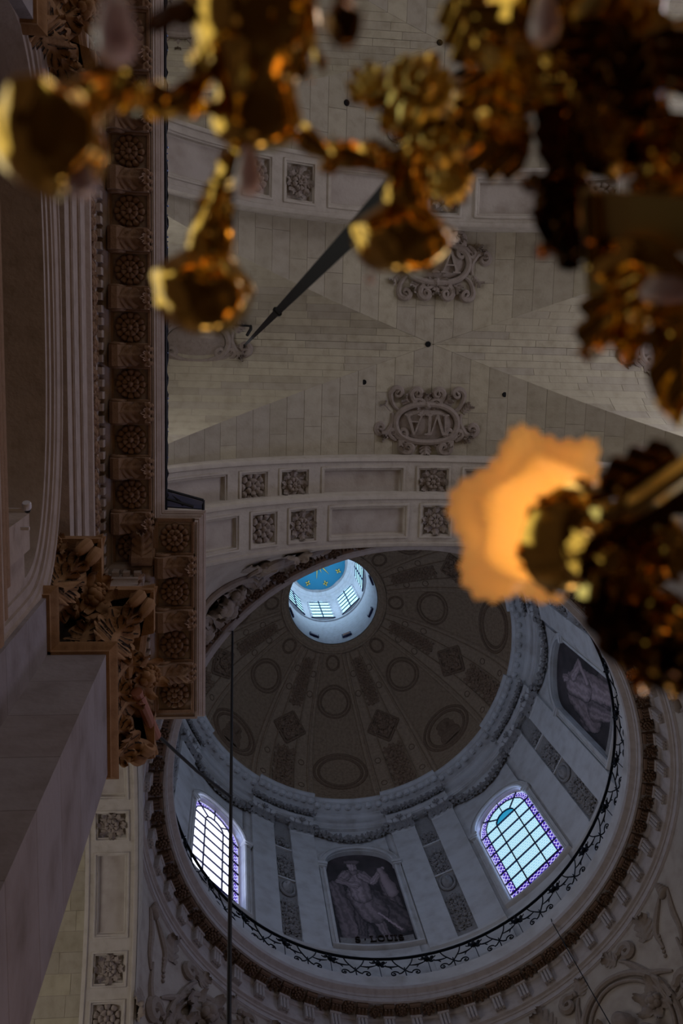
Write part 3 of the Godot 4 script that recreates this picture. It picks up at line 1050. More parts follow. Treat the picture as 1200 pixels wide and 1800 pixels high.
func surround(o: Node3D, P: Callable, ha: float, y0: float, y1: float, y2: float):
	var pr = PackedVector2Array([Vector2(0.0, -0.02), Vector2(0.0, 0.09), Vector2(0.04, 0.12), Vector2(0.08, 0.09), Vector2(0.1, 0.09), Vector2(0.1, 0.06), Vector2(0.19, 0.06), Vector2(0.19, 0.09), Vector2(0.22, 0.09), Vector2(0.22, -0.02)])
	var up: Vector3 = P.call(0.0, y1, 1.0) - Vector3(0, y1, 0)
	var s = mb()
	for h in [-1.0, 1.0]:
		var a = h * (ha + 0.05)
		var d: Vector3 = (P.call(a, 0.0, 1.0)).normalized()
		var lat = Vector3.UP.cross(d) * -h
		var f0 = Transform3D(Basis(lat, -d, Vector3.UP), P.call(a, y0 - 0.05, RW))
		sweep(s, pr, [f0, f0.translated(Vector3(0, y1 - y0 - 0.1, 0))], false, false)
		box(s, Transform3D(Basis(lat, Vector3.UP, -d), P.call(a, y1 - 0.05, RW - 0.06) + lat * 0.12), Vector3(0.36, 0.16, 0.28), 0.03)
		box(s, Transform3D(Basis(lat, Vector3.UP, -d), P.call(a, y1 - 0.17, RW - 0.05) + lat * 0.12), Vector3(0.30, 0.06, 0.22), 0.02)
	var pts = []
	for i in 25:
		var a = -(ha + 0.05) * cos(PI * i / 24.0)
		pts.append(P.call(a, y1 + (y2 - y1 + 0.03) * sin(PI * i / 24.0), RW))
	var fr = []
	for i in 25:
		var t: Vector3 = (pts[mini(i + 1, 24)] - pts[maxi(i - 1, 0)]).normalized()
		if i == 0 or i == 24: t = Vector3(0, 1.0 if i == 0 else -1.0, 0)
		var d: Vector3 = (pts[i] * Vector3(1, 0, 1)).normalized()
		var lat = t.cross(d).normalized()
		if lat.dot(pts[i] - P.call(0.0, y1, RW)) < 0: lat = -lat
		fr.append(Transform3D(Basis(lat, -d, t), pts[i]))
	sweep(s, pr, fr)
	# sill
	var sill = []
	for i in 7: sill.append(lerpf(-ha - 1.8, ha + 1.8, i / 6.0))
	var sf = []
	for a in sill:
		var d: Vector3 = P.call(a, 0.0, 1.0)
		sf.append(Transform3D(Basis(-d, Vector3.UP, d.cross(Vector3.UP)), P.call(a, y0, RW)))
	sweep(s, PackedVector2Array([Vector2(-0.02, 0.0), Vector2(0.10, 0.0), Vector2(0.13, -0.03), Vector2(0.13, -0.09), Vector2(0.08, -0.13), Vector2(-0.02, -0.16)]), sf, false, true)
	part("opening_surround", fin(s), M.drum_stone, o)

func drum_window(az: float, label: String):
	var n = {-45.0: 1, 45.0: 2, 135.0: 3, -135.0: 4}
	var w = struct("window_%d" % (K.get("windows", 0) + 1), label)
	K.windows = K.get("windows", 0) + 1
	var d = dir(az)
	w.transform = look(d * 7.25 + Vector3(0, 28.36, 0), -d, Vector3.UP)      # x to the left for the one who looks, y up from the sill
	var hw = 1.15
	var y1 = 3.78
	var y2 = 4.90
	var bright = az < 0
	var pm = M.pane_white if bright else M.pane_blue
	var bm = M.pane_border_bright if bright else M.pane_border
	var head = func(x: float, k: float) -> float: return y1 + (y2 - y1 - (1.0 - k) * hw) * sqrt(maxf(1.0 - pow(x / (hw * k), 2), 0.0))
	# the lattice: border band, three lights wide, six high, a fan in the head
	var bw = 0.25
	var iw = hw - bw                  # half width inside the border
	var rows = 6
	var rh = (y1 - bw) / rows
	var cols = [-iw, -0.42, 0.42, iw]
	for r in rows:
		for c in 3:
			pane(w, pm, [Vector2(cols[c], bw + r * rh), Vector2(cols[c + 1], bw + r * rh), Vector2(cols[c + 1], bw + (r + 1) * rh), Vector2(cols[c], bw + (r + 1) * rh)])
	var R2 = 0.42
	var arc = func(r: float, a: float, up: float) -> Vector2: return Vector2(-cos(a) * r, y1 + sin(a) * r * up)
	var upk = (y2 - y1) / hw
	var inner = []
	for i in 9: inner.append(arc.call(R2, PI * i / 8.0, upk))
	pane(w, M.pane_cyan if not bright else M.pane_white, inner)
	for i in 8:
		var a0 = PI * i / 8.0
		var a1 = PI * (i + 1) / 8.0
		pane(w, pm, [arc.call(R2, a0, upk), arc.call(iw, a0, upk), arc.call(iw, (a0 + a1) / 2, upk), arc.call(iw, a1, upk), arc.call(R2, a1, upk)])
		border(w, bm, [arc.call(iw, a0, upk), arc.call(hw, a0, upk), arc.call(hw, a1, upk), arc.call(iw, a1, upk)])
	for h in [-1.0, 1.0]:
		for r in rows:
			border(w, bm, [Vector2(h * iw, bw + r * rh), Vector2(h * hw, bw + r * rh), Vector2(h * hw, bw + (r + 1) * rh), Vector2(h * iw, bw + (r + 1) * rh)])
	for c in 5:
		var x0 = lerpf(-hw, hw, c / 5.0)
		var x1 = lerpf(-hw, hw, (c + 1) / 5.0)
		border(w, bm, [Vector2(x0, bw), Vector2(x0, 0.0), Vector2(x1, 0.0), Vector2(x1, bw)])
	# pale edge line outside the border
	var s = mb()
	var out = []
	out.append(Vector3(-hw - 0.02, 0, 0.0)); out.append(Vector3(-hw - 0.02, y1, 0.0))
	for i in range(1, 16): out.append(Vector3(-cos(PI * i / 16.0) * (hw + 0.02), y1 + sin(PI * i / 16.0) * (y2 - y1 + 0.02), 0.0))
	out.append(Vector3(hw + 0.02, y1, 0.0)); out.append(Vector3(hw + 0.02, 0, 0.0))
	sweep(s, PackedVector2Array([Vector2(0.0, 0.0), Vector2(0.05, 0.0)]), loopf(out, Vector3.BACK, false))
	part("pane_edge", fin(s), M.pane_edge, w)
	# bars
	s = mb()
	var bar = func(a: Vector2, b: Vector2, t: float):
		var dd = (b - a)
		box(s, Transform3D(Basis(Vector3(dd.y, -dd.x, 0).normalized(), Vector3.BACK, Vector3(dd.x, dd.y, 0).normalized()), Vector3((a.x + b.x) / 2, (a.y + b.y) / 2, 0.02)), Vector3(t, 0.05, dd.length() + t * 0.5))
	for r in rows + 1: bar.call(Vector2(-hw, bw + r * rh), Vector2(hw, bw + r * rh), 0.035)
	for x in [-0.42, 0.42]: bar.call(Vector2(x, 0.0), Vector2(x, y1), 0.04)
	for x in [-iw, iw]: bar.call(Vector2(x, 0.0), Vector2(x, y1), 0.022)
	for i in 9:
		var a = PI * i / 8.0
		if i % 2 == 0: bar.call(arc.call(R2, a, upk), arc.call(hw, a, upk), 0.03)
		if i < 8:
			bar.call(arc.call(R2, a, upk), arc.call(R2, a + PI / 8, upk), 0.035)
			bar.call(arc.call(iw, a, upk), arc.call(iw, a + PI / 8, upk), 0.022)
	part("window_bars", fin(s), M.lead, w)

func pane(w: Node3D, m, poly: Array):
	var s = mb()
	var x0: float = poly.map(func(p): return p.x).min()
	var y0: float = poly.map(func(p): return p.y).min()
	s.set_smooth_group(-1)
	for i in range(1, poly.size() - 1):
		for p in [poly[0], poly[i], poly[i + 1]]:
			s.set_uv(Vector2((p.x - x0) / 0.55, (p.y - y0) / 0.6))
			s.add_vertex(Vector3(p.x, p.y, 0.0))
	part("pane", fin(s), m, w)

func border(w: Node3D, m, p: Array):      # inner, outer, outer, inner
	var s = mb()
	s.set_smooth_group(-1)
	var uv = [Vector2(0, 0), Vector2(1, 0), Vector2(1, 1), Vector2(0, 1)]
	for i in [0, 1, 2, 0, 2, 3]:
		s.set_uv(uv[i])
		s.add_vertex(Vector3(p[i].x, p[i].y, 0.0))
	part("border_pane", fin(s), m, w)

# grisaille paintings: flat canvases in niches
func figure(limbs: Array, w: int, h: int, seed_: int) -> ImageTexture:
	# limbs: [ax, ay, bx, by, ra, rb, tone]; later ones lie on top; modelled like painted drapery
	var im = Image.create(w, h, false, Image.FORMAT_RGB8)
	var n = FastNoiseLite.new()
	n.seed = seed_
	n.frequency = 0.03
	for y in h:
		for x in w:
			var u = float(x) / w + 0.022 * n.get_noise_2d(x * 1.3, y * 1.3 + 400.0) + 0.008 * n.get_noise_2d(x * 5.0 + 99.0, y * 5.0)
			var v = float(y) / h + 0.016 * n.get_noise_2d(x * 1.3 + 300.0, y * 1.3) + 0.006 * n.get_noise_2d(x * 5.0, y * 5.0 + 77.0)
			var t = 0.26 + 0.10 * n.get_noise_2d(x * 0.6, y * 0.6) - 0.06 * v
			for l in limbs:
				var a = Vector2(l[0], l[1])
				var b = Vector2(l[2], l[3])
				var p = Vector2(u, v * 1.5)
				var ab = b - a
				var k = clampf((p - a).dot(ab) / maxf(ab.length_squared(), 1e-6), 0, 1)
				var r: float = lerpf(l[4], l[5], k)
				var dv = p - (a + ab * k)
				var ds = dv.length() / r
				if ds < 1.0:
					var fold = 0.07 * sin((dv.dot(ab.orthogonal().normalized()) / r) * 9.0 + k * 2.0 + n.get_noise_2d(x * 2.0, y * 2.0) * 3.0)
					t = l[6] * 0.95 * (0.66 + 0.55 * sqrt(1.0 - ds * ds) * (0.75 - 0.35 * dv.x / r)) + (fold if l[4] > 0.05 else 0.0)
				elif ds < 1.06: t *= 0.6
			im.set_pixel(x, y, Color(t * 1.02, t * 0.97, t * 0.98))
	return ImageTexture.create_from_image(im)

func painting(az: float, label: String):
	var o = thing("painting", label, "painting")
	var P = func(a: float, y: float, r: float) -> Vector3: return dir(az + a) * r + Vector3(0, y, 0)
	var ha = 10.0
	var limbs = []
	if az == 0.0:
		limbs = [[0.12, 0.60, 0.30, 1.32, 0.10, 0.22, 0.46], [0.80, 0.35, 0.86, 1.0, 0.07, 0.12, 0.42], [0.62, 0.75, 0.92, 1.2, 0.1, 0.16, 0.36],
			[0.40, 0.95, 0.36, 1.36, 0.10, 0.06, 0.34], [0.54, 0.92, 0.66, 1.36, 0.11, 0.05, 0.50], [0.42, 0.72, 0.56, 0.98, 0.17, 0.20, 0.50],
			[0.42, 0.42, 0.46, 0.72, 0.16, 0.14, 0.58], [0.30, 0.38, 0.20, 0.50, 0.08, 0.06, 0.58], [0.20, 0.50, 0.42, 0.56, 0.06, 0.045, 0.6],
			[0.54, 0.40, 0.66, 0.52, 0.08, 0.06, 0.56], [0.66, 0.52, 0.78, 0.36, 0.055, 0.04, 0.62], [0.78, 0.36, 0.84, 0.30, 0.035, 0.03, 0.7],
			[0.80, 0.34, 0.88, 0.72, 0.05, 0.09, 0.62], [0.42, 0.30, 0.42, 0.34, 0.05, 0.05, 0.55], [0.41, 0.20, 0.42, 0.26, 0.068, 0.06, 0.62], [0.33, 0.155, 0.50, 0.15, 0.03, 0.03, 0.44],
			[0.30, 1.37, 0.40, 1.39, 0.03, 0.025, 0.4], [0.64, 1.37, 0.74, 1.39, 0.03, 0.025, 0.5], [0.62, 1.02, 0.86, 1.30, 0.016, 0.012, 0.68]]
	else:
		limbs = [[0.2, 0.9, 0.85, 1.3, 0.2, 0.2, 0.42], [0.3, 0.5, 0.25, 1.0, 0.16, 0.2, 0.5], [0.55, 0.7, 0.7, 1.3, 0.2, 0.14, 0.58], [0.4, 0.42, 0.5, 0.75, 0.15, 0.17, 0.6],
			[0.52, 0.45, 0.78, 0.6, 0.07, 0.05, 0.62], [0.78, 0.6, 0.6, 0.8, 0.05, 0.04, 0.66], [0.32, 1.0, 0.45, 1.36, 0.13, 0.07, 0.5], [0.4, 0.24, 0.42, 0.3, 0.065, 0.06, 0.6]]
	var tex = figure(limbs, 180, 270, 4 if az == 0.0 else 9)
	var m = StandardMaterial3D.new()
	m.resource_name = "grisaille"
	m.albedo_texture = tex
	m.albedo_color = Color(1.0, 0.93, 0.92)
	m.roughness = 0.7
	var s = mb()
	s.set_smooth_group(0)
	var n = 24
	for i in n:
		for j in 6:
			var v = []
			for e in [[i, j], [i + 1, j], [i + 1, j + 1], [i, j], [i + 1, j + 1], [i, j + 1]]:
				var a: float = -ha * cos(PI * e[0] / n)
				var top = 32.6 + 1.25 * sqrt(maxf(1.0 - pow(a / ha, 2), 0.0))
				var y: float = lerpf(28.3, top, e[1] / 6.0)
				s.set_uv(Vector2(0.5 + a / ha / 2, 1.0 - (y - 28.3) / 5.6))
				s.add_vertex(P.call(a, y, 7.27))
	part("canvas", fin(s), m, o)
	# the inscribed ledge under the painting
	var lf = []
	for i in 9:
		var a = lerpf(-ha + 0.6, ha - 0.6, i / 8.0)
		var d = dir(az + a)
		lf.append(Transform3D(Basis(-d, Vector3.UP, d.cross(Vector3.UP)), d * 7.26 + Vector3(0, 28.0, 0)))
	s = mb()
	sweep(s, PackedVector2Array([Vector2(0, 0.0), Vector2(0.22, 0.0), Vector2(0.22, 0.07), Vector2(0.17, 0.09), Vector2(0.17, 0.40), Vector2(0.14, 0.44), Vector2(0.0, 0.44)]), lf, false, true)
	part("inscribed_ledge", fin(s), M.drum_carving, o)
	if az == 0.0:
		var t = letters("S · LOUIS", 0.27, 0.05)
		part("inscription", t, M.dark_stone, o, look(dir(az + 0.5) * 7.015 + Vector3(0, 28.26, 0), -dir(az + 0.5), Vector3.UP))

func letters(txt: String, height: float, depth: float, serif := true) -> TextMesh:
	var t = TextMesh.new()
	var f = SystemFont.new()
	f.font_names = PackedStringArray(["Droid Serif" if serif else "Droid Sans"])
	t.font = f
	t.text = txt
	t.font_size = 32
	t.pixel_size = height / 24.0
	t.depth = depth
	t.curve_step = 2.0
	return t

func drum_pilaster(az: float, label: String):
	var o = thing("drum_pilaster", label, "pilaster")
	o.set_meta("group", "carved double pilasters of the drum")
	var r = 6.98
	var P = func(a: float, y: float, rr: float) -> Vector3: return dir(az + a) * rr + Vector3(0, y, 0)
	for h in [-1.0, 1.0]:
		var s = mb()
		var fr = ringf(az + h * 2.75, az + h * 10.3, 6)
		sweep(s, PackedVector2Array([Vector2(7.12, 27.4), Vector2(r - 0.05, 27.4), Vector2(r - 0.05, 27.6), Vector2(r - 0.02, 27.66), Vector2(r, 27.72), Vector2(r, 34.45), Vector2(r - 0.03, 34.48), Vector2(r - 0.03, 34.54), Vector2(r, 34.57), Vector2(r, 35.4), Vector2(7.12, 35.4)]), fr, false, true)
		part("shaft", fin(s), M.drum_stone, o)
		# capital: two rows of leaves and corner volutes
		var list = []
		for k in 4:
			var a: float = h * lerpf(3.4, 9.7, k / 3.0)
			list.append([K.leaf_flat, look(P.call(a, 34.56, r - 0.01), -dir(az + a), Vector3.UP, Vector3(0.42, 0.42, 0.42))])
		for k in 3:
			var a: float = h * lerpf(4.2, 8.9, k / 2.0)
			list.append([K.leaf_flat, look(P.call(a, 34.7, r - 0.03), -dir(az + a), Vector3.UP, Vector3(0.55, 0.58, 0.55))])
		for k in 2:
			var a: float = h * lerpf(3.0, 10.1, k)
			var sg = -1.0 if (k == 0) == (h > 0) else 1.0
			list.append([K.scroll_short, look(P.call(a, 34.95, r - 0.1), -dir(az + a), Vector3.UP, Vector3(sg * 0.26, 0.26, 0.3))])
		list.append([K.rosette[2], look(P.call(h * 6.5, 35.2, r - 0.2), -dir(az + h * 6.5), Vector3.UP, 0.14)])
		part("capital", join(list), M.drum_carving, o)
		var ab = mb()
		sweep(ab, PackedVector2Array([Vector2(7.1, 35.12), Vector2(r - 0.12, 35.12), Vector2(r - 0.2, 35.2), Vector2(r - 0.2, 35.3), Vector2(7.1, 35.3)]), ringf(az + h * 2.4, az + h * 10.7, 6), false, true)
		part("abacus", fin(ab), M.drum_stone, o)
	var pd = mb()
	sweep(pd, PackedVector2Array([Vector2(7.1, 25.16), Vector2(6.72, 25.16), Vector2(6.72, 25.36), Vector2(6.76, 25.42), Vector2(6.76, 26.95), Vector2(6.70, 27.02), Vector2(6.70, 27.12), Vector2(6.80, 27.2), Vector2(7.1, 27.25)]), ringf(az - 10.6, az + 10.6, 8), false, true)
	part("pedestal", fin(pd), M.drum_stone, o)
	# the carved panel between: a sunk bed with fruit and flowers, an oval head in a medallion
	var bed = mb()
	sweep(bed, PackedVector2Array([Vector2(7.14, 27.4), Vector2(7.07, 27.4), Vector2(7.07, 35.2), Vector2(7.14, 35.2)]), ringf(az - 2.8, az + 2.8, 3), false, true)
	part("panel_bed", fin(bed), M.drum_carving, o)
	var d = -dir(az)
	part("foliage", foliage(0.52, 2.0, int(az * 10), 0.42), M.drum_carving, o, look(P.call(0, 27.85, 7.06), d, Vector3.UP))
	part("foliage", foliage(0.52, 1.5, int(az * 10) + 1, 0.42), M.drum_carving, o, look(P.call(0, 31.1, 7.06), d, Vector3.UP))
	part("foliage", foliage(0.46, 0.8, int(az * 10) + 2, 0.42), M.drum_carving, o, look(P.call(0, 33.2, 7.06), d, Vector3.UP))
	var ring = mb()
	var pts = []
	for k in 24: pts.append(Vector3(cos(TAU * k / 24) * 0.25, sin(TAU * k / 24) * 0.42, 0.04))
	sweep(ring, circle(0.05, 6), loopf(pts, Vector3.BACK), true)
	part("medallion", fin(ring), M.drum_carving, o, look(P.call(0, 30.45, 7.06), d, Vector3.UP))
	var hd = mb()
	grid(hd, 14, 14, func(u, v):
		var x: float = u * 2 - 1
		var y: float = v * 2 - 1
		var z = 0.1 * sqrt(maxf(1.0 - x * x - y * y, 0.0)) + 0.04 * exp(-pow(x / 0.14, 2) - pow(y / 0.3, 2)) - 0.05 * exp(-pow((absf(x) - 0.38) / 0.16, 2) - pow((y - 0.2) / 0.14, 2)) - 0.04 * exp(-pow(x / 0.25, 2) - pow((y + 0.5) / 0.1, 2))
		return Vector3(x * 0.19, y * 0.32, z * 2.2))
	part("carved_head", fin(hd), M.drum_carving, o, look(P.call(0, 30.45, 7.05), d, Vector3.UP))
	for y in [31.02, 33.05]: part("panel_bar", box_mesh(Vector3(0.66, 0.08, 0.08), 0.02), M.drum_stone, o, look(P.call(0, y, 7.04), d, Vector3.UP))

func drum_entablature():
	var o = thing("drum_entablature", "upper stone entablature of the drum with round knobs, stepping forward over the pilasters", "entablature")
	for b in 16:
		var res = b % 2 == 1
		var az = b * 22.5
		var a0 = az - (10.6 if res else 11.9)
		var a1 = az + (10.6 if res else 11.9)
		var k = -0.13 if res else 0.0
		var s = mb()
		sweep(s, mould(7.2, 35.28, [["l", -0.22 + k, 0.0], ["l", 0, 0.09], ["l", -0.02, 0.0], ["l", 0, 0.09], ["s", -0.07, 0.08], ["l", 0.02, 0.04], ["l", 0, 0.38], ["c", -0.12, 0.10], ["l", 0.0, 0.05], ["l", -0.04, 0.0], ["l", -0.30, 0.02], ["l", 0.0, 0.17], ["l", -0.02, 0.0], ["s", -0.10, 0.14], ["l", 0.0, 0.05], ["l", 0.9, 0.12]]), ringf(a0, a1, 8), false, true)
		part("cornice_length", fin(s), M.drum_stone, o)
		var n = 8 if res else 7
		for i in n:
			var a = lerpf(a0 + 1.3, a1 - 1.3, float(i) / (n - 1))
			knob(o, a, 6.58 + k, 36.10)
		# carved band in the frieze over the pilasters, a garland over the openings
		var list = []
		var cnt = 11
		for i in cnt:
			var t = float(i) / (cnt - 1)
			var a = lerpf(a0 + 0.8, a1 - 0.8, t)
			var y = 35.80
			var rr = 6.87 + k
			var sz = 0.24
			if not res:
				y = 34.95 - 0.42 * sin(t * PI)
				rr = 7.05
				sz = 0.30
			list.append([K.blob[i % 3], look(dir(a) * rr + Vector3(0, y, 0), -dir(a), Vector3(sin(i * 2.1), cos(i * 2.1), 0.0), sz)])
		part("carved_band" if res else "garland", join(list), M.drum_carving, o)

func knob(o: Node3D, a: float, r: float, y: float):
	if not K.has("knob"):
		var s = mb()
		sweep(s, mould(0.0, 0.0, [["l", 0.055, 0.0], ["l", 0.0, 0.035], ["l", 0.02, -0.02], ["o", 0.05, -0.03], ["l", 0.02, -0.09], ["l", -0.01, -0.05]]), ringf(0, 360, 12))
		K.knob = join([[fin(s), Transform3D(Basis(Vector3.RIGHT, PI), Vector3.ZERO)], [box_mesh(Vector3(0.2, 0.12, 0.2), 0.02), Transform3D(Basis(), Vector3(0, 0.1, 0))]])
	var d = dir(a)
	part("knob", K.knob, M.drum_stone, o, Transform3D(Basis(d.cross(Vector3.UP), Vector3.UP, -d) * Basis(Vector3.RIGHT, 0.5), d * r + Vector3(0, y, 0)))

func railing():
	var o = thing("gallery_railing", "dark wrought iron railing with scrolls round the gallery of the drum", "railing")
	var s = mb()
	var sq = func(w: float, h: float, r: float, y: float) -> PackedVector2Array: return PackedVector2Array([Vector2(r - w, y - h), Vector2(r + w, y - h), Vector2(r + w, y + h), Vector2(r - w, y + h)])
	sweep(s, sq.call(0.035, 0.02, 6.3, 26.18), ringf(-180, 180, 144), true)
	part("handrail", fin(s), M.iron, o)
	s = mb()
	sweep(s, sq.call(0.018, 0.014, 6.3, 25.33), ringf(-180, 180, 144), true)
	part("bottom_rail", fin(s), M.iron, o)
	s = mb()
	for h in [-1.0, 1.0]:
		var pts = []
		for p in spiral(0.15, 1.4, 20): pts.append(Vector3(h * (0.33 - p.x), 0.17 + p.y, 0))
		pts.reverse()
		pts += smooth_path([pts[-1], Vector3(h * 0.10, 0.20, 0), Vector3(h * -0.03, 0.34, 0), Vector3(h * -0.22, 0.60, 0), Vector3(h * -0.30, 0.82, 0)], 10).slice(1)
		tube(s, pts, 0.019, 5)
		pts = smooth_path([Vector3(h * 0.16, 0.50, 0), Vector3(h * 0.40, 0.50, 0), Vector3(h * 0.62, 0.60, 0)], 6)
		tube(s, pts, [0.012, 0.016, 0.02, 0.024, 0.02, 0.016, 0.012], 5)
		tube(s, [Vector3(h * 0.36, 0.40, 0), Vector3(h * 0.44, 0.52, 0)], 0.016, 4)
		pts = []
		for p in spiral(0.10, 1.2, 14): pts.append(Vector3(h * (0.56 - p.x), 0.74 - p.y * 0.7, 0))
		tube(s, pts, 0.016, 5)
	tube(s, [Vector3(0, 0.02, 0), Vector3(0, 0.42, 0)], 0.018, 5)
	tube(s, [Vector3(-0.28, 0.02, 0), Vector3(0.28, 0.02, 0)], 0.014, 4)
	var scr = fin(s)
	s = mb()
	tube(s, [Vector3(0, 0.0, 0), Vector3(0, 0.85, 0)], 0.012, 5)
	var post = fin(s)
	var list = []
	for k in 6: list.append([K.small_leaf, look(Vector3(0, 0.62, 0.0), Vector3(0.3, 0.1, 1), Vector3(sin(k * 1.047), cos(k * 1.047), 0), 0.22)])
	list.append([K.berry, Transform3D(Basis().scaled(Vector3.ONE * 0.06), Vector3(0, 0.62, 0.03))])
	var flo = join(list)
	for k in 28:
		var a = k * 360.0 / 28 + 3.4
		part("scroll_panel", scr, M.iron, o, look(dir(a) * 6.3 + Vector3(0, 25.33, 0), -dir(a), Vector3.UP))
		a += 180.0 / 28
		var f = look(dir(a) * 6.3 + Vector3(0, 25.33, 0), -dir(a), Vector3.UP)
		part("post", post, M.iron, o, f)
		part("iron_flower", flo, M.iron, o, f)

# ---------------------------------------------------------------- the dome
const RD := 6.75
const YD := 36.75

func on_dome(az: float, th: float, r: float) -> Vector3:
	return dir(az) * (r * cos(deg_to_rad(th))) + Vector3(0, YD + r * sin(deg_to_rad(th)), 0)

func dome_frame(az: float, th: float, r: float) -> Transform3D:     # z into the room, y towards the crown
	var p = on_dome(az, th, r)
	var out = (Vector3(0, YD, 0) - p).normalized()
	var up = on_dome(az, th + 0.5, r) - p
	return look(p, out, up)

func dome():
	var o = struct("dome", "dark painted dome with ribs, ovals and lozenges round the bright lantern opening")
	var top = 68.4
	for b in 8:
		var az = b * 45.0
		var s = mb()
		grid(s, 8, 16, func(u, v): return on_dome(az + lerpf(-11.4, 11.4, u), lerpf(-1.0, top, v), RD))
		part("dome_field", fin(s), M.dome_paint, o)
		# ovals: a low broad one, an upright one, a half one at the top
		for e in [[19.4, 1.12, 1.0, 0.07], [50.2, 0.73, 0.76, 0.05], [65.4, 0.30, 0.36, 0.03]]:
			oval(o, az, e[0], e[1], e[2], e[3])
		if b == 1 or b == 7: part("bust_relief", dome_bust(b), M.dome_dark, o, dome_frame(az, 19.0, RD - 0.02))
		# the rib
		var ra = az + 22.5
		s = mb()
		grid(s, 6, 16, func(u, v): return on_dome(ra + lerpf(-11.0, 11.0, u), lerpf(-1.0, top, v), RD - 0.07))
		part("dome_rib", fin(s), M.dome_rib, o)
		s = mb()
		for h in [-1.0, 1.0]:
			for e in [[11.2, 0.10, 0.0], [9.9, 0.05, 0.06], [4.6, 0.03, 0.06]]:
				var pts = []
				for i in 17: pts.append(on_dome(ra + h * e[0], lerpf(-1.0, top, i / 16.0), RD - 0.02 - e[2]))
				var fr = []
				for i in 17:
					var f = dome_frame(ra + h * e[0], lerpf(-1.0, top, i / 16.0), RD - 0.01 - e[2])
					fr.append(Transform3D(Basis(f.basis.x, f.basis.z, f.basis.y), f.origin))
				sweep(s, PackedVector2Array([Vector2(-e[1], 0.0), Vector2(-e[1] * 0.6, 0.06), Vector2(e[1] * 0.2, 0.075), Vector2(e[1] * 0.6, 0.05), Vector2(e[1], 0.0)]), fr)
		part("rib_border", fin(s), M.dome_rib, o)
		# foliage strips above and below the lozenge
		for e in [[4.0, 25.0], [47.0, 65.0]]:
			var w: float = 0.62 * cos(deg_to_rad((e[0] + e[1]) / 2)) + 0.10
			var list = []
			var t: float = e[0]
			var i = 0
			while t < e[1]:
				for x in [-0.27, 0.27]:
					list.append([K.blob[(i + (1 if x > 0 else 0)) % 3], dome_frame(ra + rad_to_deg(x * w / (RD * cos(deg_to_rad(t)))), t, RD - 0.09).scaled_local(Vector3(1, 1, 0.7) * w * 0.42)])
				t += rad_to_deg(w * 0.5 / RD)
				i += 1
			part("foliage_strip", join(list), M.dome_relief, o)
		lozenge(o, ra, 36.0)
		for e in [[10.0, 7.4], [22.0, 7.2], [52.0, 7.0], [60.0, 6.6]]:
			for h in [-1.0, 1.0]: oval(o, ra + h * e[1], e[0], 0.12, 0.14, 0.02, RD - 0.08, false)
	var sh = mb()
	grid(sh, 48, 16, func(u, v): return on_dome(u * 360.0, lerpf(-2.0, 70.0, v), RD + 0.25))
	part("dome_backing", fin(sh), M.dome_dark, o)
	# ring of the lantern opening
	var r = mb()
	sweep(r, mould(2.62, 43.02, [["l", -0.14, 0.0], ["o", -0.10, -0.09], ["l", -0.05, 0.0], ["l", 0.0, 0.05], ["c", -0.14, 0.10], ["l", -0.03, 0.0], ["l", 0.0, 0.06], ["s", -0.10, 0.14], ["l", 0.0, 0.1], ["l", -0.02, 0.0], ["l", 0.0, 0.06], ["l", 0.3, 0.05]]), ringf(0, 360, 72))
	part("lantern_ring", fin(r), M.dome_rib, o)

func oval(o: Node3D, az: float, th: float, rx: float, ry: float, t: float, rad := RD, double := true):
	var s = mb()
	for k in (2 if double else 1):
		var kx: float = 1.0 - 0.18 * k
		var fr = []
		for i in 33:
			var a = TAU * i / 32
			var f = dome_frame(az + rad_to_deg(cos(a) * rx * kx / (rad * cos(deg_to_rad(th)))), th + rad_to_deg(sin(a) * ry * kx / rad), rad)
			var out = Vector3(cos(a), sin(a), 0)
			fr.append(Transform3D(Basis(f.basis * out, f.basis.z, f.basis * Vector3(-sin(a), cos(a), 0)), f.origin))
		sweep(s, PackedVector2Array([Vector2(-t, -0.01), Vector2(-t * 0.6, t * 0.7), Vector2(0, t), Vector2(t * 0.7, t * 0.6), Vector2(t, -0.01)]), fr)
	part("oval_frame" if double else "small_ring", fin(s), M.dome_dark, o)

func lozenge(o: Node3D, az: float, th: float):
	var s = mb()
	var pts = [Vector2(0, 0.82), Vector2(0.72, 0.0), Vector2(0, -0.82), Vector2(-0.72, 0.0)]
	var f = dome_frame(az, th, RD - 0.08)
	for k in 4:
		var a: Vector2 = pts[k]
		var b: Vector2 = pts[(k + 1) % 4]
		for e in [[1.0, 0.05, 0.07], [0.8, 0.03, 0.05]]:
			var p: Vector2 = a * e[0]
			var q: Vector2 = b * e[0]
			var d = (q - p).normalized()
			box(s, f * Transform3D(Basis(Vector3(d.y, -d.x, 0), Vector3.BACK, Vector3(d.x, d.y, 0)), Vector3((p.x + q.x) / 2, (p.y + q.y) / 2, 0.02)), Vector3(e[1] * 2, e[2] * 2, (q - p).length()), 0.02)
	part("lozenge_frame", fin(s), M.dome_dark, o)
	var bed = mb()
	bed.set_smooth_group(-1)
	q4(bed, f * Vector3(0, 0.66, 0.02), f * Vector3(0.58, 0, 0.02), f * Vector3(0, -0.66, 0.02), f * Vector3(-0.58, 0, 0.02))
	part("lozenge_bed", fin(bed), M.dome_dark, o)
	var list = []
	list.append([K.rosette[int(az) % 4], f * Transform3D(Basis().scaled(Vector3.ONE * 0.26), Vector3(0, 0, 0.03))])
	for k in 4:
		var e = Vector3(cos(k * PI / 2), sin(k * PI / 2), 0)
		list.append([K.blob[k % 3], f * Transform3D(Basis(Vector3.BACK, k * 1.1).scaled(Vector3.ONE * 0.3), e * 0.36 + Vector3(0, 0, 0.02))])
	part("lozenge_relief", join(list), M.dome_relief, o)

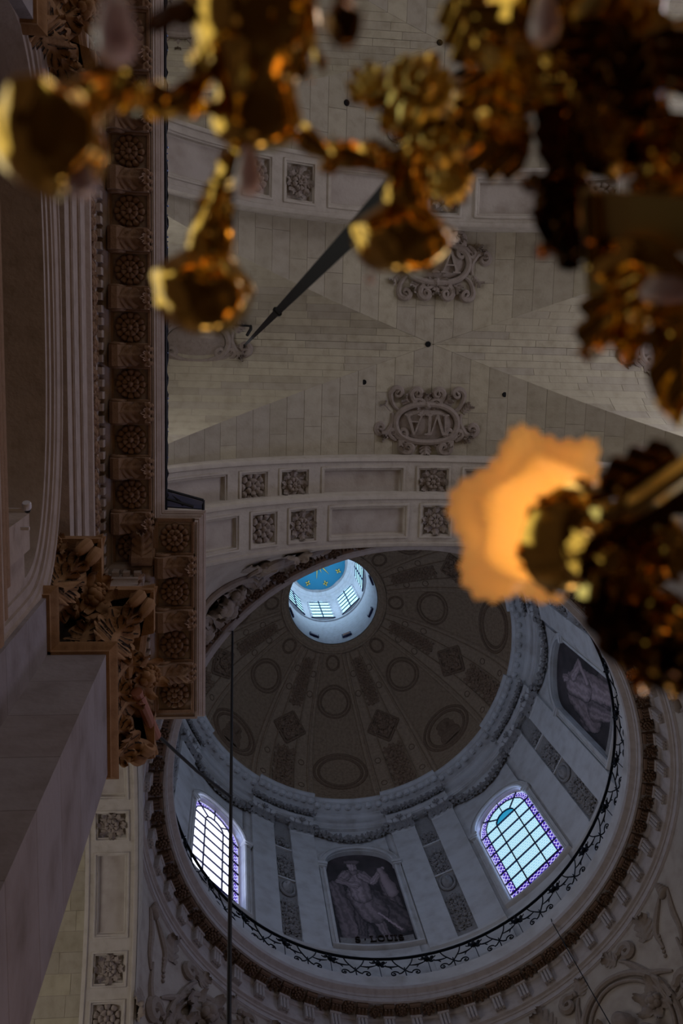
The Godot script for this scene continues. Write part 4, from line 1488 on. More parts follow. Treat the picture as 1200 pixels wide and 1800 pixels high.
func dome_bust(b: int) -> ArrayMesh:
	var s = mb()
	grid(s, 30, 30, func(u, v):
		var x: float = (u - 0.5) * 1.3
		var y: float = (v - 0.5) * 1.3
		var z = 0.0
		var hd = 1.0 - (pow((x + 0.02) / 0.2, 2) + pow((y - 0.22) / 0.26, 2))
		if hd > 0: z = 0.06 + 0.2 * sqrt(hd)
		var hat = 1.0 - (pow((x + 0.02) / 0.34, 2) + pow((y - 0.38) / 0.11, 2))
		if hat > 0: z = maxf(z, 0.1 + 0.16 * sqrt(hat))
		var sh = 1.0 - (pow(x / 0.52, 2) + pow((y + 0.42) / 0.46, 2))
		if sh > 0: z = maxf(z, 0.2 * sqrt(sh) + 0.02 * sin(y * 40.0 + x * 9.0))
		return Vector3(x, y, z * 0.7))
	return fin(s)

# ---------------------------------------------------------------- the lantern above the dome
func lantern():
	var o = struct("lantern", "bright white lantern on top of the dome with eight small windows and a blue painted ceiling")
	var s = mb()
	sweep(s, mould(2.03, 43.3, [["l", 0.0, 0.5], ["l", 0.02, 0.0], ["l", 0.0, 3.3], ["b", -0.06, 0.08], ["l", 0.06, 0.08], ["l", 0.0, 3.9], ["s", -0.12, 0.14], ["l", 0.0, 0.1], ["s", -0.12, 0.14], ["l", 0.0, 0.1], ["l", -0.1, 0.08], ["l", -0.05, 0.06]]), ringf(0, 360, 64))
	part("lantern_wall", fin(s), M.white_wall, o)
	var c = mb()
	var n = 64
	c.set_smooth_group(-1)
	for i in n:          # the scalloped blue ceiling
		var r0 = 1.52 + 0.05 * absf(sin(i * PI / 8.0))
		var r1 = 1.52 + 0.05 * absf(sin((i + 1) * PI / 8.0))
		for p in [Vector3(0, 51.98, 0), dir(i * 360.0 / n) * r0 + Vector3(0, 51.9, 0), dir((i + 1) * 360.0 / n) * r1 + Vector3(0, 51.9, 0)]: c.add_vertex(p)
	part("blue_ceiling", fin(c), M.blue_paint, o)
	c = mb()
	sweep(c, PackedVector2Array([Vector2(1.4, 51.95), Vector2(1.8, 51.95), Vector2(1.8, 52.3), Vector2(0.0, 52.3)]), ringf(0, 360, 48))
	part("ceiling_rim", fin(c), M.white_wall, o)
	# gilded sunburst and crosses on the blue
	for k in 16:
		var ry = mb()
		ry.set_smooth_group(-1)
		var l = 0.95 if k % 2 == 0 else 0.65
		q4(ry, Vector3(-0.045, 0, 0.18), Vector3(0, -0.02, 0.18), Vector3(0, -0.005, l), Vector3(-0.012, 0, l * 0.9))
		q4(ry, Vector3(0.045, 0, 0.18), Vector3(0, -0.02, 0.18), Vector3(0, -0.005, l), Vector3(0.012, 0, l * 0.9))
		part("sun_ray", fin(ry), M.gold_leaf, o, Transform3D(Basis(Vector3.UP, k * TAU / 16), Vector3(0, 51.9, 0)))
	for k in 8:
		var cr = mb()
		box(cr, Transform3D(), Vector3(0.07, 0.03, 0.3), 0.005)
		box(cr, Transform3D(), Vector3(0.26, 0.03, 0.07), 0.005)
		part("gilt_cross", fin(cr), M.gold_leaf, o, Transform3D(Basis(Vector3.UP, (k + 0.5) * TAU / 8), Vector3(0, 51.87, 0)) * Transform3D(Basis(), Vector3(0, 0, 1.26)))
	for k in 8:
		var az = k * 45.0
		var d = dir(az)
		var f = look(d * 1.99 + Vector3(0, 47.6, 0), -d, Vector3.UP)
		var w = Node3D.new()
		w.name = "lantern_window"
		w.transform = f
		o.add_child(w, true)
		var hw = 0.60
		var fr = mb()
		var edge = [Vector3(-hw, 0, 0), Vector3(-hw, 2.9, 0)]
		for i in range(1, 8): edge.append(Vector3(-cos(PI * i / 8) * hw, 2.9 + sin(PI * i / 8) * 0.45, 0))
		edge += [Vector3(hw, 2.9, 0), Vector3(hw, 0, 0)]
		sweep(fr, PackedVector2Array([Vector2(0, -0.1), Vector2(0, 0.08), Vector2(0.09, 0.08), Vector2(0.09, -0.1)]), loopf(edge, Vector3.BACK))
		part("frame", fin(fr), M.white_wall, w)
		var pn = mb()
		for i in 2:
			for j in 5:
				box(pn, Transform3D(Basis(), Vector3((i - 0.5) * hw, 0.3 + j * 0.6, 0.04)), Vector3(hw - 0.035, 0.565, 0.01))
		pn.set_smooth_group(-1)
		for i in 8:
			for p in [Vector3(0, 2.98, 0.04), Vector3(-cos(PI * i / 8) * hw, 2.98 + sin(PI * i / 8) * 0.4, 0.04), Vector3(-cos(PI * (i + 1) / 8) * hw, 2.98 + sin(PI * (i + 1) / 8) * 0.4, 0.04)]: pn.add_vertex(p)
		part("panes", fin(pn), M.lantern_pane, w)
		var bb = mb()
		for j in 6: box(bb, Transform3D(Basis(), Vector3(0, j * 0.6, 0.06)), Vector3(hw * 2, 0.05, 0.05))
		box(bb, Transform3D(Basis(), Vector3(0, 1.6, 0.06)), Vector3(0.05, 3.3, 0.05))
		part("bars", fin(bb), M.lead, w)
		# small framed vent low in the wall
		var vz = dir(az + 22.5)
		var vs = mb()
		box(vs, Transform3D(Basis(), Vector3(0, 0, 0)), Vector3(0.46, 0.34, 0.10), 0.02)
		var vf = look(vz * 2.0 + Vector3(0, 44.15, 0), -vz, Vector3.UP)
		part("vent_frame", fin(vs), M.lead, o, vf)
		part("vent_board", box_mesh(Vector3(0.34, 0.22, 0.02)), M.wood if k % 3 == 0 else M.white_wall, o, vf.translated_local(Vector3(0, 0, 0.055)))

# ---------------------------------------------------------------- the left side of the nave
const XF := -6.53        # face of the architrave and of the shallow pilasters
const XP := -5.91        # face of the crossing pilaster

func left_side():
	# wall with the tribune arch
	var w = struct("wall_left", "stone wall left of the nave with a tribune arch under the entablature")
	var zc = 11.0
	var hz = 2.75
	var X = -6.70
	var top = func(z: float) -> float: return 11.2 + 1.45 * pow(maxf(1.0 - pow(absf(z) / hz, 2.6), 0.0), 1.0 / 2.6)
	var s = mb()
	s.set_smooth_group(-1)
	q4(s, Vector3(X, 0, 7.3), Vector3(X, 13.4, 7.3), Vector3(X, 13.4, zc - hz), Vector3(X, 0, zc - hz))
	q4(s, Vector3(X, 0, zc + hz), Vector3(X, 13.4, zc + hz), Vector3(X, 13.4, 25), Vector3(X, 0, 25))
	grid(s, 32, 1, func(u, v):
		var z = -hz * cos(PI * u)
		return Vector3(X, lerpf(top.call(z), 13.4, v), zc + z))
	q4(s, Vector3(X, 0, zc - hz), Vector3(X, 8.0, zc - hz), Vector3(X, 8.0, zc + hz), Vector3(X, 0, zc + hz))
	part("wall_surface", fin(s), M.shaft_stone, w)
	s = mb()
	grid(s, 32, 1, func(u, v):
		var z = -hz * cos(PI * u)
		return Vector3(lerpf(X, -9.5, v), top.call(z), zc + z), 3)
	s.set_smooth_group(-1)
	for h in [-1.0, 1.0]: q4(s, Vector3(X, 7.0, zc + h * hz), Vector3(X, 11.2, zc + h * hz), Vector3(-9.5, 11.2, zc + h * hz), Vector3(-9.5, 7.0, zc + h * hz))
	q4(s, Vector3(-9.5, 0, zc - 3), Vector3(-9.5, 13.4, zc - 3), Vector3(-9.5, 13.4, zc + 3), Vector3(-9.5, 0, zc + 3))
	q4(s, Vector3(X, 7.0, zc - 3), Vector3(-9.5, 7.0, zc - 3), Vector3(-9.5, 7.0, zc + 3), Vector3(X, 7.0, zc + 3))
	part("tribune_vault", fin(s), M.nave_stone, w)
	slab("wall_left_back", Vector3(-9.8, 7.0, 16.2), Vector3(0.5, 14, 18.6), M.nave_stone, "outer stone wall behind the left tribune")
	var ar = thing("archivolt", "moulded archivolt of the tribune arch on the left wall, curving down beside the architrave", "archivolt")
	s = mb()
	var fr = []
	for i in 41:
		var z = -hz * cos(PI * i / 40.0)
		var z2 = -hz * cos(PI * minf(i + 0.3, 40) / 40.0)
		var z1 = -hz * cos(PI * maxf(i - 0.3, 0) / 40.0)
		var t = Vector3(0, top.call(z2) - top.call(z1), z2 - z1).normalized()
		if i == 0: t = Vector3.UP
		if i == 40: t = Vector3.DOWN
		fr.append(Transform3D(Basis(Vector3(0, t.z, -t.y), Vector3.RIGHT, t), Vector3(X, top.call(z), zc + z)))
	fr.push_front(fr[0].translated(Vector3(0, -3.4, 0)))
	fr.append(fr[-1].translated(Vector3(0, -3.4, 0)))
	sweep(s, mould(0.0, -0.02, [["l", 0.0, 0.06], ["l", 0.09, 0.0], ["l", 0.0, 0.025], ["l", 0.11, 0.0], ["l", 0.0, 0.03], ["l", 0.07, 0.0], ["s", 0.10, 0.06], ["l", 0.05, 0.0], ["l", 0.0, -0.18]]), fr)
	part("archivolt_moulding", fin(s), M.nave_stone, ar)
	# pilaster shafts
	pilaster("pilaster", "broad stone crossing pilaster at lower left with a blue-lit face and leafy capital", [Vector2(-7.2, 5.94), Vector2(XP, 5.94), Vector2(XP, 7.32), Vector2(XF - 0.2, 7.32)], [[Vector3(XP, 0, 5.94), Vector3(0, 0, 1), 1.38, Vector3.RIGHT], [Vector3(XP, 0, 7.32), Vector3(-1, 0, 0), 0.62, Vector3.BACK], [Vector3(-6.6, 0, 5.94), Vector3(1, 0, 0), 0.69, Vector3.FORWARD]])
	pilaster("pilaster", "shallow half pilaster tucked behind the broad crossing pilaster, its capital corner jutting up and left", [Vector2(XF, 7.32), Vector2(XF, 7.95), Vector2(-6.9, 7.95)], [[Vector3(XF, 0, 7.40), Vector3(0, 0, 1), 0.55, Vector3.RIGHT], [Vector3(XF, 0, 7.95), Vector3(-1, 0, 0), 0.30, Vector3.BACK]])
	pilaster("pilaster", "stone pilaster at the top left corner with a dark leafy capital beside the hanging crystal", [Vector2(-6.9, 13.75), Vector2(XF, 13.75), Vector2(XF, 14.9), Vector2(-6.9, 14.9)], [[Vector3(XF, 0, 13.75), Vector3(0, 0, 1), 1.15, Vector3.RIGHT], [Vector3(-6.85, 0, 13.75), Vector3(1, 0, 0), 0.32, Vector3.FORWARD], [Vector3(XF, 0, 14.9), Vector3(-1, 0, 0), 0.3, Vector3.BACK]])
	entablature()
	balcony()

func pilaster(called, label, plan: Array, faces: Array):
	var o = thing(called, label, "pilaster")
	o.set_meta("group", "stone pilasters of the left nave wall")
	var s = mb()
	run(s, PackedVector2Array([Vector2(0.12, 0.0), Vector2(0.12, 0.5), Vector2(0.0, 0.62)]), plan)
	part("plinth", fin(s), M.shaft_stone, o)
	var y = 0.62
	var nc = 0
	while y < 11.7:
		var y2 = minf(y + 0.93, 11.74)
		s = mb()
		run(s, PackedVector2Array([Vector2(-0.012, y), Vector2(0.0, y + 0.004), Vector2(0.0, y2 - 0.004), Vector2(-0.012, y2)]), plan)
		part("stone_course", fin(s), M["shaft_stone"] if (nc * 7) % 5 < 3 else M["shaft_stone_warm"], o)
		y = y2
		nc += 1
	s = mb()
	run(s, mould(0.0, 11.72, [["l", 0.035, 0.0], ["l", 0.0, 0.05], ["l", 0.02, 0.02], ["b", 0.0, 0.11], ["l", -0.02, 0.0], ["l", 0.0, 0.05], ["l", -0.05, 0.05]]), plan)
	part("astragal", fin(s), M.capital_stone, o)
	# the bell
	s = mb()
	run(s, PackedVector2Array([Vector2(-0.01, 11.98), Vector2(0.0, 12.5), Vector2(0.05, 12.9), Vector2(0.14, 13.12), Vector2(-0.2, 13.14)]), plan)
	part("bell", fin(s), M.dark_stone, o)
	var c = Node3D.new()
	c.name = "capital"
	o.add_child(c, true)
	for f in faces:
		var at: Vector3 = f[0]
		var d: Vector3 = f[1]
		var wd: float = f[2]
		var n: Vector3 = f[3]
		var n1 = int(maxf(1, round(wd / 0.44)))
		for i in n1:
			leafy("leaf", c, look(at + d * wd * (i + 0.5) / n1 + Vector3(0, 12.0, 0), n, Vector3.UP, Vector3(0.62, 0.62, 0.42)))
		for i in n1 + 1:
			if (i == 0 or i == n1) and wd > 0.5: continue
			leafy("leaf", c, look(at + d * wd * float(i) / n1 + n * 0.04 + Vector3(0, 12.1, 0), n, Vector3.UP, Vector3(0.66, 0.98, 0.58)))
		for i in n1:
			part("caulicle", K.scroll_short, M.capital_stone, c, look(at + d * wd * (i + 0.5) / n1 + n * 0.1 + Vector3(0, 12.72, 0), n, Vector3.UP, Vector3((0.26 if i % 2 == 0 else -0.26), 0.26, 0.3)))
		# flower in the middle of the abacus
		part("fleuron", K.blob[1], M.capital_stone, c, look(at + d * wd * 0.5 + n * 0.28 + Vector3(0, 13.0, 0), n + Vector3(0, -0.8, 0), Vector3.UP, 0.32 if wd > 0.5 else 0.2))
		part("fleuron", K.rosette[3], M.capital_stone, c, look(at + d * wd * 0.5 + n * 0.36 + Vector3(0, 13.03, 0), n + Vector3(0, -1.2, 0), Vector3.UP, 0.15 if wd > 0.5 else 0.1))
	# corner leaves and volutes at the outward corners
	for i in range(1, plan.size() - 1):
		var p: Vector2 = plan[i]
		var d0: Vector2 = (p - plan[i - 1]).normalized()
		var d1: Vector2 = (plan[i + 1] - p).normalized()
		var nn = Vector3(d0.y + d1.y, 0, -d0.x - d1.x).normalized()
		var cp = Vector3(p.x, 0, p.y)
		leafy("corner_leaf", c, look(cp + nn * 0.02 + Vector3(0, 12.0, 0), nn, Vector3.UP, Vector3(0.72, 1.0, 0.66)))
		leafy("corner_leaf", c, look(cp + nn * 0.02 + Vector3(0, 12.0, 0), nn, Vector3.UP, Vector3(0.62, 0.62, 0.5)))
		for h in [-1.0, 1.0]:
			var side = nn.cross(Vector3.UP) * h
			part("volute", K.scroll, M.capital_stone, c, Transform3D(Basis(nn * 0.28, Vector3(0, 0.34, 0) + nn * 0.12, side * 0.4), cp + nn * 0.10 + side * 0.06 + Vector3(0, 12.58, 0)))
	# abacus, hollowed between its horns
	s = mb()
	for i in plan.size() - 1:
		var a: Vector2 = plan[i]
		var b: Vector2 = plan[i + 1]
		var d = (b - a).normalized()
		var n = Vector2(d.y, -d.x)
		var ea = 0.40 if i > 0 else 0.0
		var eb = 0.40 if i < plan.size() - 2 else 0.0
		var fr = []
		for k in 9:
			var t = k / 8.0
			var pos = (a - d * ea).lerp(b + d * eb, t)
			var out = 0.40 - 0.17 * sin(PI * lerpf(0.0 if ea > 0 else 0.5, 1.0 if eb > 0 else 0.5, t))
			fr.append(Transform3D(Basis(Vector3(n.x, 0, n.y), Vector3.UP, Vector3(d.x, 0, d.y)), Vector3(pos.x + n.x * out, 0, pos.y + n.y * out)))
		sweep(s, PackedVector2Array([Vector2(-0.55, 13.06), Vector2(-0.03, 13.06), Vector2(0.0, 13.09), Vector2(0.0, 13.16), Vector2(0.035, 13.19), Vector2(0.035, 13.26), Vector2(-0.55, 13.26)]), fr, false, true)
	part("abacus", fin(s), M.capital_stone, o)

func leafy(called: String, c: Node3D, f: Transform3D):
	part(called, K.leaf, M.capital_stone, c, f)
	stuff(part("leaf_sliver", K.leaf_slivers, M.dark_stone, c, f))  # dark slivers laid on top of each leaf

func entablature():
	var o = thing("nave_entablature", "long shadowy stone entablature on the left with rosette coffers, brackets and a carved leaf band", "entablature")
	var path = [Vector2(-8.2, 5.94), Vector2(XP, 5.94), Vector2(XP, 7.32), Vector2(XF, 7.32), Vector2(XF, 24.6)]
	var s = mb()
	run(s, mould(-0.4, 13.26, [["l", 0.4, 0.0], ["l", 0.0, 0.30], ["l", 0.025, 0.0], ["l", 0.0, 0.03], ["l", 0.01, 0.0], ["l", 0.0, 0.34], ["l", 0.025, 0.0], ["l", 0.0, 0.03], ["l", 0.01, 0.0], ["l", 0.0, 0.28], ["s", 0.07, 0.10], ["l", 0.0, 0.06], ["l", -0.12, 0.02], ["l", 0.0, 0.62], ["c", 0.06, 0.06], ["l", 0.0, 0.04], ["l", 0.0, 0.26], ["l", 0.02, 0.0], ["o", 0.11, 0.12], ["l", 0.02, 0.0], ["l", 0.0, 0.05]]), path)
	part("architrave_and_frieze", fin(s), M.nave_stone, o)
	s = mb()
	run(s, mould(0.20, 15.58, [["l", 0.60, 0.0], ["l", 0.0, -0.03], ["l", 0.035, 0.0], ["l", 0.0, 0.18], ["l", 0.02, 0.0], ["l", 0.0, 0.025], ["s", 0.045, 0.09], ["l", 0.0, 0.03], ["l", 0.015, 0.0], ["s", 0.03, 0.08], ["l", 0.0, 0.05], ["l", -0.9, 0.08]]), path)
	part("cornice", fin(s), M.nave_stone, o)
	# bracket (modillion): x = outwards, seen from below; leaf under it, scroll at its end
	var m = mb()
	sweep(m, PackedVector2Array([Vector2(0, 0), Vector2(0, -0.26), Vector2(0.05, -0.31), Vector2(0.13, -0.31), Vector2(0.20, -0.24), Vector2(0.32, -0.15), Vector2(0.42, -0.15), Vector2(0.49, -0.19), Vector2(0.54, -0.17), Vector2(0.56, -0.10), Vector2(0.55, 0.0)]), [Transform3D(Basis(), Vector3(0, 0, -0.15)), Transform3D(Basis(), Vector3(0, 0, 0.15))], true, true)
	for e in [-0.15, 0.15]: box(m, Transform3D(Basis(Vector3(0, 1, 0), Vector3(0, 0, 1), Vector3(1, 0, 0)), Vector3(0.28, -0.03, e)), Vector3(0.06, 0.07, 0.56), 0.015)
	var bl = [[fin(m), Transform3D()]]
	bl.append([K.leaf, Transform3D(Basis(Vector3(0, 0, -0.36), Vector3(0.50, 0.16, 0), Vector3(0.1, -0.36, 0)), Vector3(0.08, -0.30, 0))])
	for e in [-0.1, 0.0, 0.1]:
		bl.append([K.berry, Transform3D(Basis().scaled(Vector3(0.035, 0.05, 0.035)), Vector3(0.55, -0.15, e))])
		bl.append([K.berry, Transform3D(Basis().scaled(Vector3(0.035, 0.03, 0.035)), Vector3(0.575, -0.08, e))])
	for e in [-0.16, 0.16]: bl.append([K.scroll_short, Transform3D(Basis(Vector3(-0.2, 0, 0), Vector3(0, -0.2, 0), Vector3(0, 0, 0.12)), Vector3(0.18, -0.06, e))])
	var br = join(bl)
	# sunk coffer: a raised frame round a square bed
	var cf = mb()
	for e in [[0.0, 1.0], [1.0, 0.0]]:
		for h in [-1.0, 1.0]:
			box(cf, Transform3D(Basis(), Vector3(h * 0.265 * e[0], -0.02, h * 0.265 * e[1])), Vector3(0.05 if e[0] > 0 else 0.58, 0.05, 0.05 if e[1] > 0 else 0.58), 0.01)
	var coffer = fin(cf)
	var z = 8.16
	while z < 16.5:
		part("bracket", br, M.nave_carving, o, Transform3D(Basis(), Vector3(XF + 0.22, 15.58, z)))
		coff(o, coffer, Vector3(XF + 0.50, 15.56, z + 0.4), Vector3.RIGHT, int(z * 10))
		z += 0.80
	coff(o, coffer, Vector3(XF + 0.50, 15.56, 7.76 + 0.02), Vector3.RIGHT, 1)
	for zz in [7.51, 6.69, 5.87]: part("bracket", br, M.nave_carving, o, Transform3D(Basis(), Vector3(XP + 0.22, 15.58, zz)))
	for zz in [7.92, 7.10, 6.28, 5.50]: coff(o, coffer, Vector3(XP + 0.50, 15.56, zz), Vector3.RIGHT, int(zz * 10))
	part("bracket", br, M.nave_carving, o, Transform3D(Basis(Vector3.UP, -PI / 2), Vector3(XP + 0.04, 15.58, 7.54)))
	part("bracket", br, M.nave_carving, o, Transform3D(Basis(Vector3.UP, PI / 2), Vector3(XP + 0.04, 15.58, 5.72)))
	# dentils
	var dm = box_mesh(Vector3(0.11, 0.22, 0.10), 0.012)
	z = 7.45
	while z < 15.4:
		part("dentil", dm, M.nave_stone, o, Transform3D(Basis(), Vector3(XF + 0.10, 15.32, z)))
		z += 0.17
	for i in 8: part("dentil", dm, M.nave_stone, o, Transform3D(Basis(), Vector3(XP + 0.10, 15.32, 6.03 + i * 0.172)))
	for i in 4: part("dentil", dm, M.nave_stone, o, Transform3D(Basis(Vector3.UP, PI / 2), Vector3(XF + 0.14 + i * 0.155, 15.32, 7.42)))
	# carved leaf band of the frieze
	var list = []
	z = 7.5
	var k = 0
	while z < 15.2:
		list.append([K.blob[k % 3], look(Vector3(XF + 0.03, 14.84 + 0.08 * sin(k * 1.7), z), Vector3.RIGHT, Vector3(0, cos(k * 1.3), sin(k * 1.3)), Vector3(0.30, 0.30, 0.22))])
		z += 0.2
		k += 1
	for i in 7: list.append([K.blob[i % 3], look(Vector3(XP + 0.03, 14.84, 6.03 + i * 0.2), Vector3.RIGHT, Vector3(0, cos(i * 1.3), sin(i * 1.3)), Vector3(0.30, 0.30, 0.22))])
	part("leaf_band", join(list), M.nave_carving, o)
	# dark net and wires along the top edge of the cornice
	var n = thing("pigeon_netting", "dark blue netting with small glints along the top edge of the left cornice", "netting")
	s = mb()
	var ex = XF + 0.935
	box(s, Transform3D(Basis(), Vector3(ex + 0.02, 16.13, 16.2)), Vector3(0.04, 0.09, 15.9), 0.01)
	var pts = []
	for i in 190: pts.append(Vector3(ex + 0.03 + 0.035 * (rng.randf() - 0.3), 16.12 + 0.06 * rng.randf(), 8.3 + i * 0.085))
	tube(s, pts, 0.012, 4)
	part("net_roll", fin(s), M.netting, n)
	s = mb()
	var e0 = XF + 0.97
	var e1 = XP + 0.90
	for e in [[Vector3(e0, 16.15, 8.55), Vector3(e1, 16.15, 8.40)], [Vector3(e0, 16.15, 8.30), Vector3(e1, 16.15, 8.27)], [Vector3(e1, 16.15, 8.40), Vector3(e1, 16.1, 8.25)], [Vector3(e0, 16.15, 8.55), Vector3(e0 + 0.25, 16.12, 8.32)], [Vector3(e0, 16.1, 8.42), Vector3(e0 + 0.4, 16.12, 8.30)]]: tube(s, [e[0], e[1]], 0.022, 5, true)
	part("net_frame", fin(s), M.netting, n)
	s = mb()
	s.set_smooth_group(-1)
	q4(s, Vector3(e0, 16.12, 8.53), Vector3(e1, 16.12, 8.38), Vector3(e1, 16.12, 8.27), Vector3(e0, 16.12, 8.30))
	part("net_sheet", fin(s), M.net_glint, n)
	for i in 26: part("glint", K.berry, M.net_glint, n, Transform3D(Basis().scaled(Vector3.ONE * rng.randf_range(0.008, 0.016)), Vector3(ex + 0.05, 16.10 + rng.randf() * 0.06, 9.0 + rng.randf() * 7.0)))

func coff(o: Node3D, frame: Mesh, at: Vector3, out: Vector3, k: int):
	part("coffer_frame", frame, M.nave_carving, o, Transform3D(Basis(), at + Vector3(0, 0.01, 0)))
	part("rosette", K.rosette[1 if absi(k) % 2 == 0 else 3], M.nave_carving, o, look(at + Vector3(0, 0.015, 0), Vector3.DOWN, out, Vector3(0.225, 0.225, 0.26)))

func balcony():
	var o = thing("tribune_balcony", "dark moulded underside of the tribune balcony at the far left edge", "balcony")
	var s = mb()
	run(s, mould(-0.62, 7.30, [["l", 0.25, 0.0], ["l", 0.0, 0.06], ["l", 0.07, 0.0], ["s", 0.08, 0.10], ["l", 0.04, 0.0], ["l", 0.0, -0.02], ["l", 0.10, 0.0], ["l", 0.0, 0.16], ["l", 0.02, 0.0], ["s", 0.06, 0.08], ["l", 0.0, 0.06], ["l", -0.2, 0.02]]), [Vector2(-6.02, 8.62), Vector2(-6.02, 13.5)], false)
	part("moulding", fin(s), M.nave_carving, o)
	s = mb()
	box(s, Transform3D(Basis(), Vector3(-6.36, 7.88, 11.06)), Vector3(0.5, 0.6, 4.88), 0.03)
	part("parapet", fin(s), M.nave_stone, o)
	s = mb()
	run(s, mould(0.0, 8.15, [["o", 0.05, 0.05], ["l", 0.0, 0.05], ["l", -0.3, 0.02]]), [Vector2(-6.16, 8.66), Vector2(-6.16, 13.45)])
	run(s, mould(0.0, 8.55, [["o", 0.04, 0.04], ["l", 0.0, 0.06], ["l", -0.3, 0.02]]), [Vector2(-6.22, 8.8), Vector2(-6.22, 12.4)])
	part("coping", fin(s), M.nave_carving, o)
	for e in [[-6.45, 9.0, 8.75, 0.34], [-6.38, 8.9, 9.05, 0.3]]:
		part("pedestal_block", box_mesh(Vector3(0.3, 1.4, e[3]), 0.03), M.nave_stone, o, Transform3D(Basis(), Vector3(e[0], e[1], e[2])))
	part("carved_scroll", K.blob[0], M.nave_carving, o, look(Vector3(-6.1, 7.32, 9.05), Vector3(0.2, -1, 0), Vector3.BACK, 0.13))

# ---------------------------------------------------------------- cartouches, cables, camera
func cartouche(label: String, f: Transform3D, text: bool):
	# x = right of the lettering, y = its top, z = out of the vault; 2.05 m wide
	var o = thing("cartouche", label, "cartouche")
	o.set_meta("group", "carved MA cartouches on the vault")
	o.transform = f
	var s = mb()
	grid(s, 6, 32, func(u, v): return Vector3(cos(TAU * v) * 0.62 * u, sin(TAU * v) * 0.36 * u, 0.03 + 0.07 * (1.0 - u * u)))
	part("field", fin(s), M.carving, o)
	var ring = []
	for i in 40: ring.append(Vector3(signf(cos(TAU * i / 40)) * pow(absf(cos(TAU * i / 40)), 0.8) * 0.70, sin(TAU * i / 40) * 0.42, 0.05))
	s = mb()
	sweep(s, circle(0.07, 8), loopf(ring, Vector3.BACK), true)
	part("rim", fin(s), M.carving, o)
	if text:
		part("lettering", letters("MA", 0.46, 0.05), M.carving, o, Transform3D(Basis(), Vector3(0, 0.0, 0.115)))
	var put = func(x, y, ang, sc, mirror, mesh, called):
		part(called, mesh, M.carving, o, Transform3D(Basis(Vector3.BACK, ang) * Basis().scaled(Vector3(-sc if mirror else sc, sc, sc)), Vector3(x, y, 0.03)))
	for h in [-1.0, 1.0]:
		var mr = h < 0
		# crest: paired volutes; sides: long straps; foot: a small double scroll with a shell
		put.call(h * 0.16, 0.40, h * -0.9, 0.30, mr, K.scroll, "scroll")
		put.call(h * 0.52, 0.36, h * -0.5, 0.36, not mr, K.scroll_short, "scroll")
		put.call(h * 0.66, 0.34, h * -1.5, 0.26, mr, K.scroll_short, "scroll")
		put.call(h * 0.08, -0.44, h * -2.6, 0.26, not mr, K.scroll_short, "scroll")
		put.call(h * 0.20, -0.46, h * -1.9, 0.34, mr, K.scroll_short, "scroll")
		put.call(h * 0.62, -0.28, h * -2.5, 0.36, mr, K.scroll, "scroll")
		put.call(h * 0.78, -0.22, h * -0.15, 0.40, mr, K.scroll, "scroll")
		put.call(h * 0.70, -0.10, h * 0.0, 0.34, not mr, K.scroll, "scroll")
		for e in [[0.34, 0.38, -0.9, 0.34], [0.72, 0.30, -1.5, 0.34], [0.30, -0.40, -2.2, 0.36], [0.82, -0.25, -2.4, 0.32], [0.86, 0.05, -0.4, 0.34], [0.84, 0.32, -2.0, 0.28]]:
			put.call(h * e[0], e[1], h * e[2], e[3], mr, K.leaf, "acanthus_leaf")
	put.call(0.0, 0.44, 0.0, 0.34, false, K.leaf, "acanthus_leaf")
	put.call(0.0, -0.44, PI, 0.30, false, K.leaf, "acanthus_leaf")
	put.call(0.0, -0.40, 0.0, 0.24, false, K.blob[2], "shell")

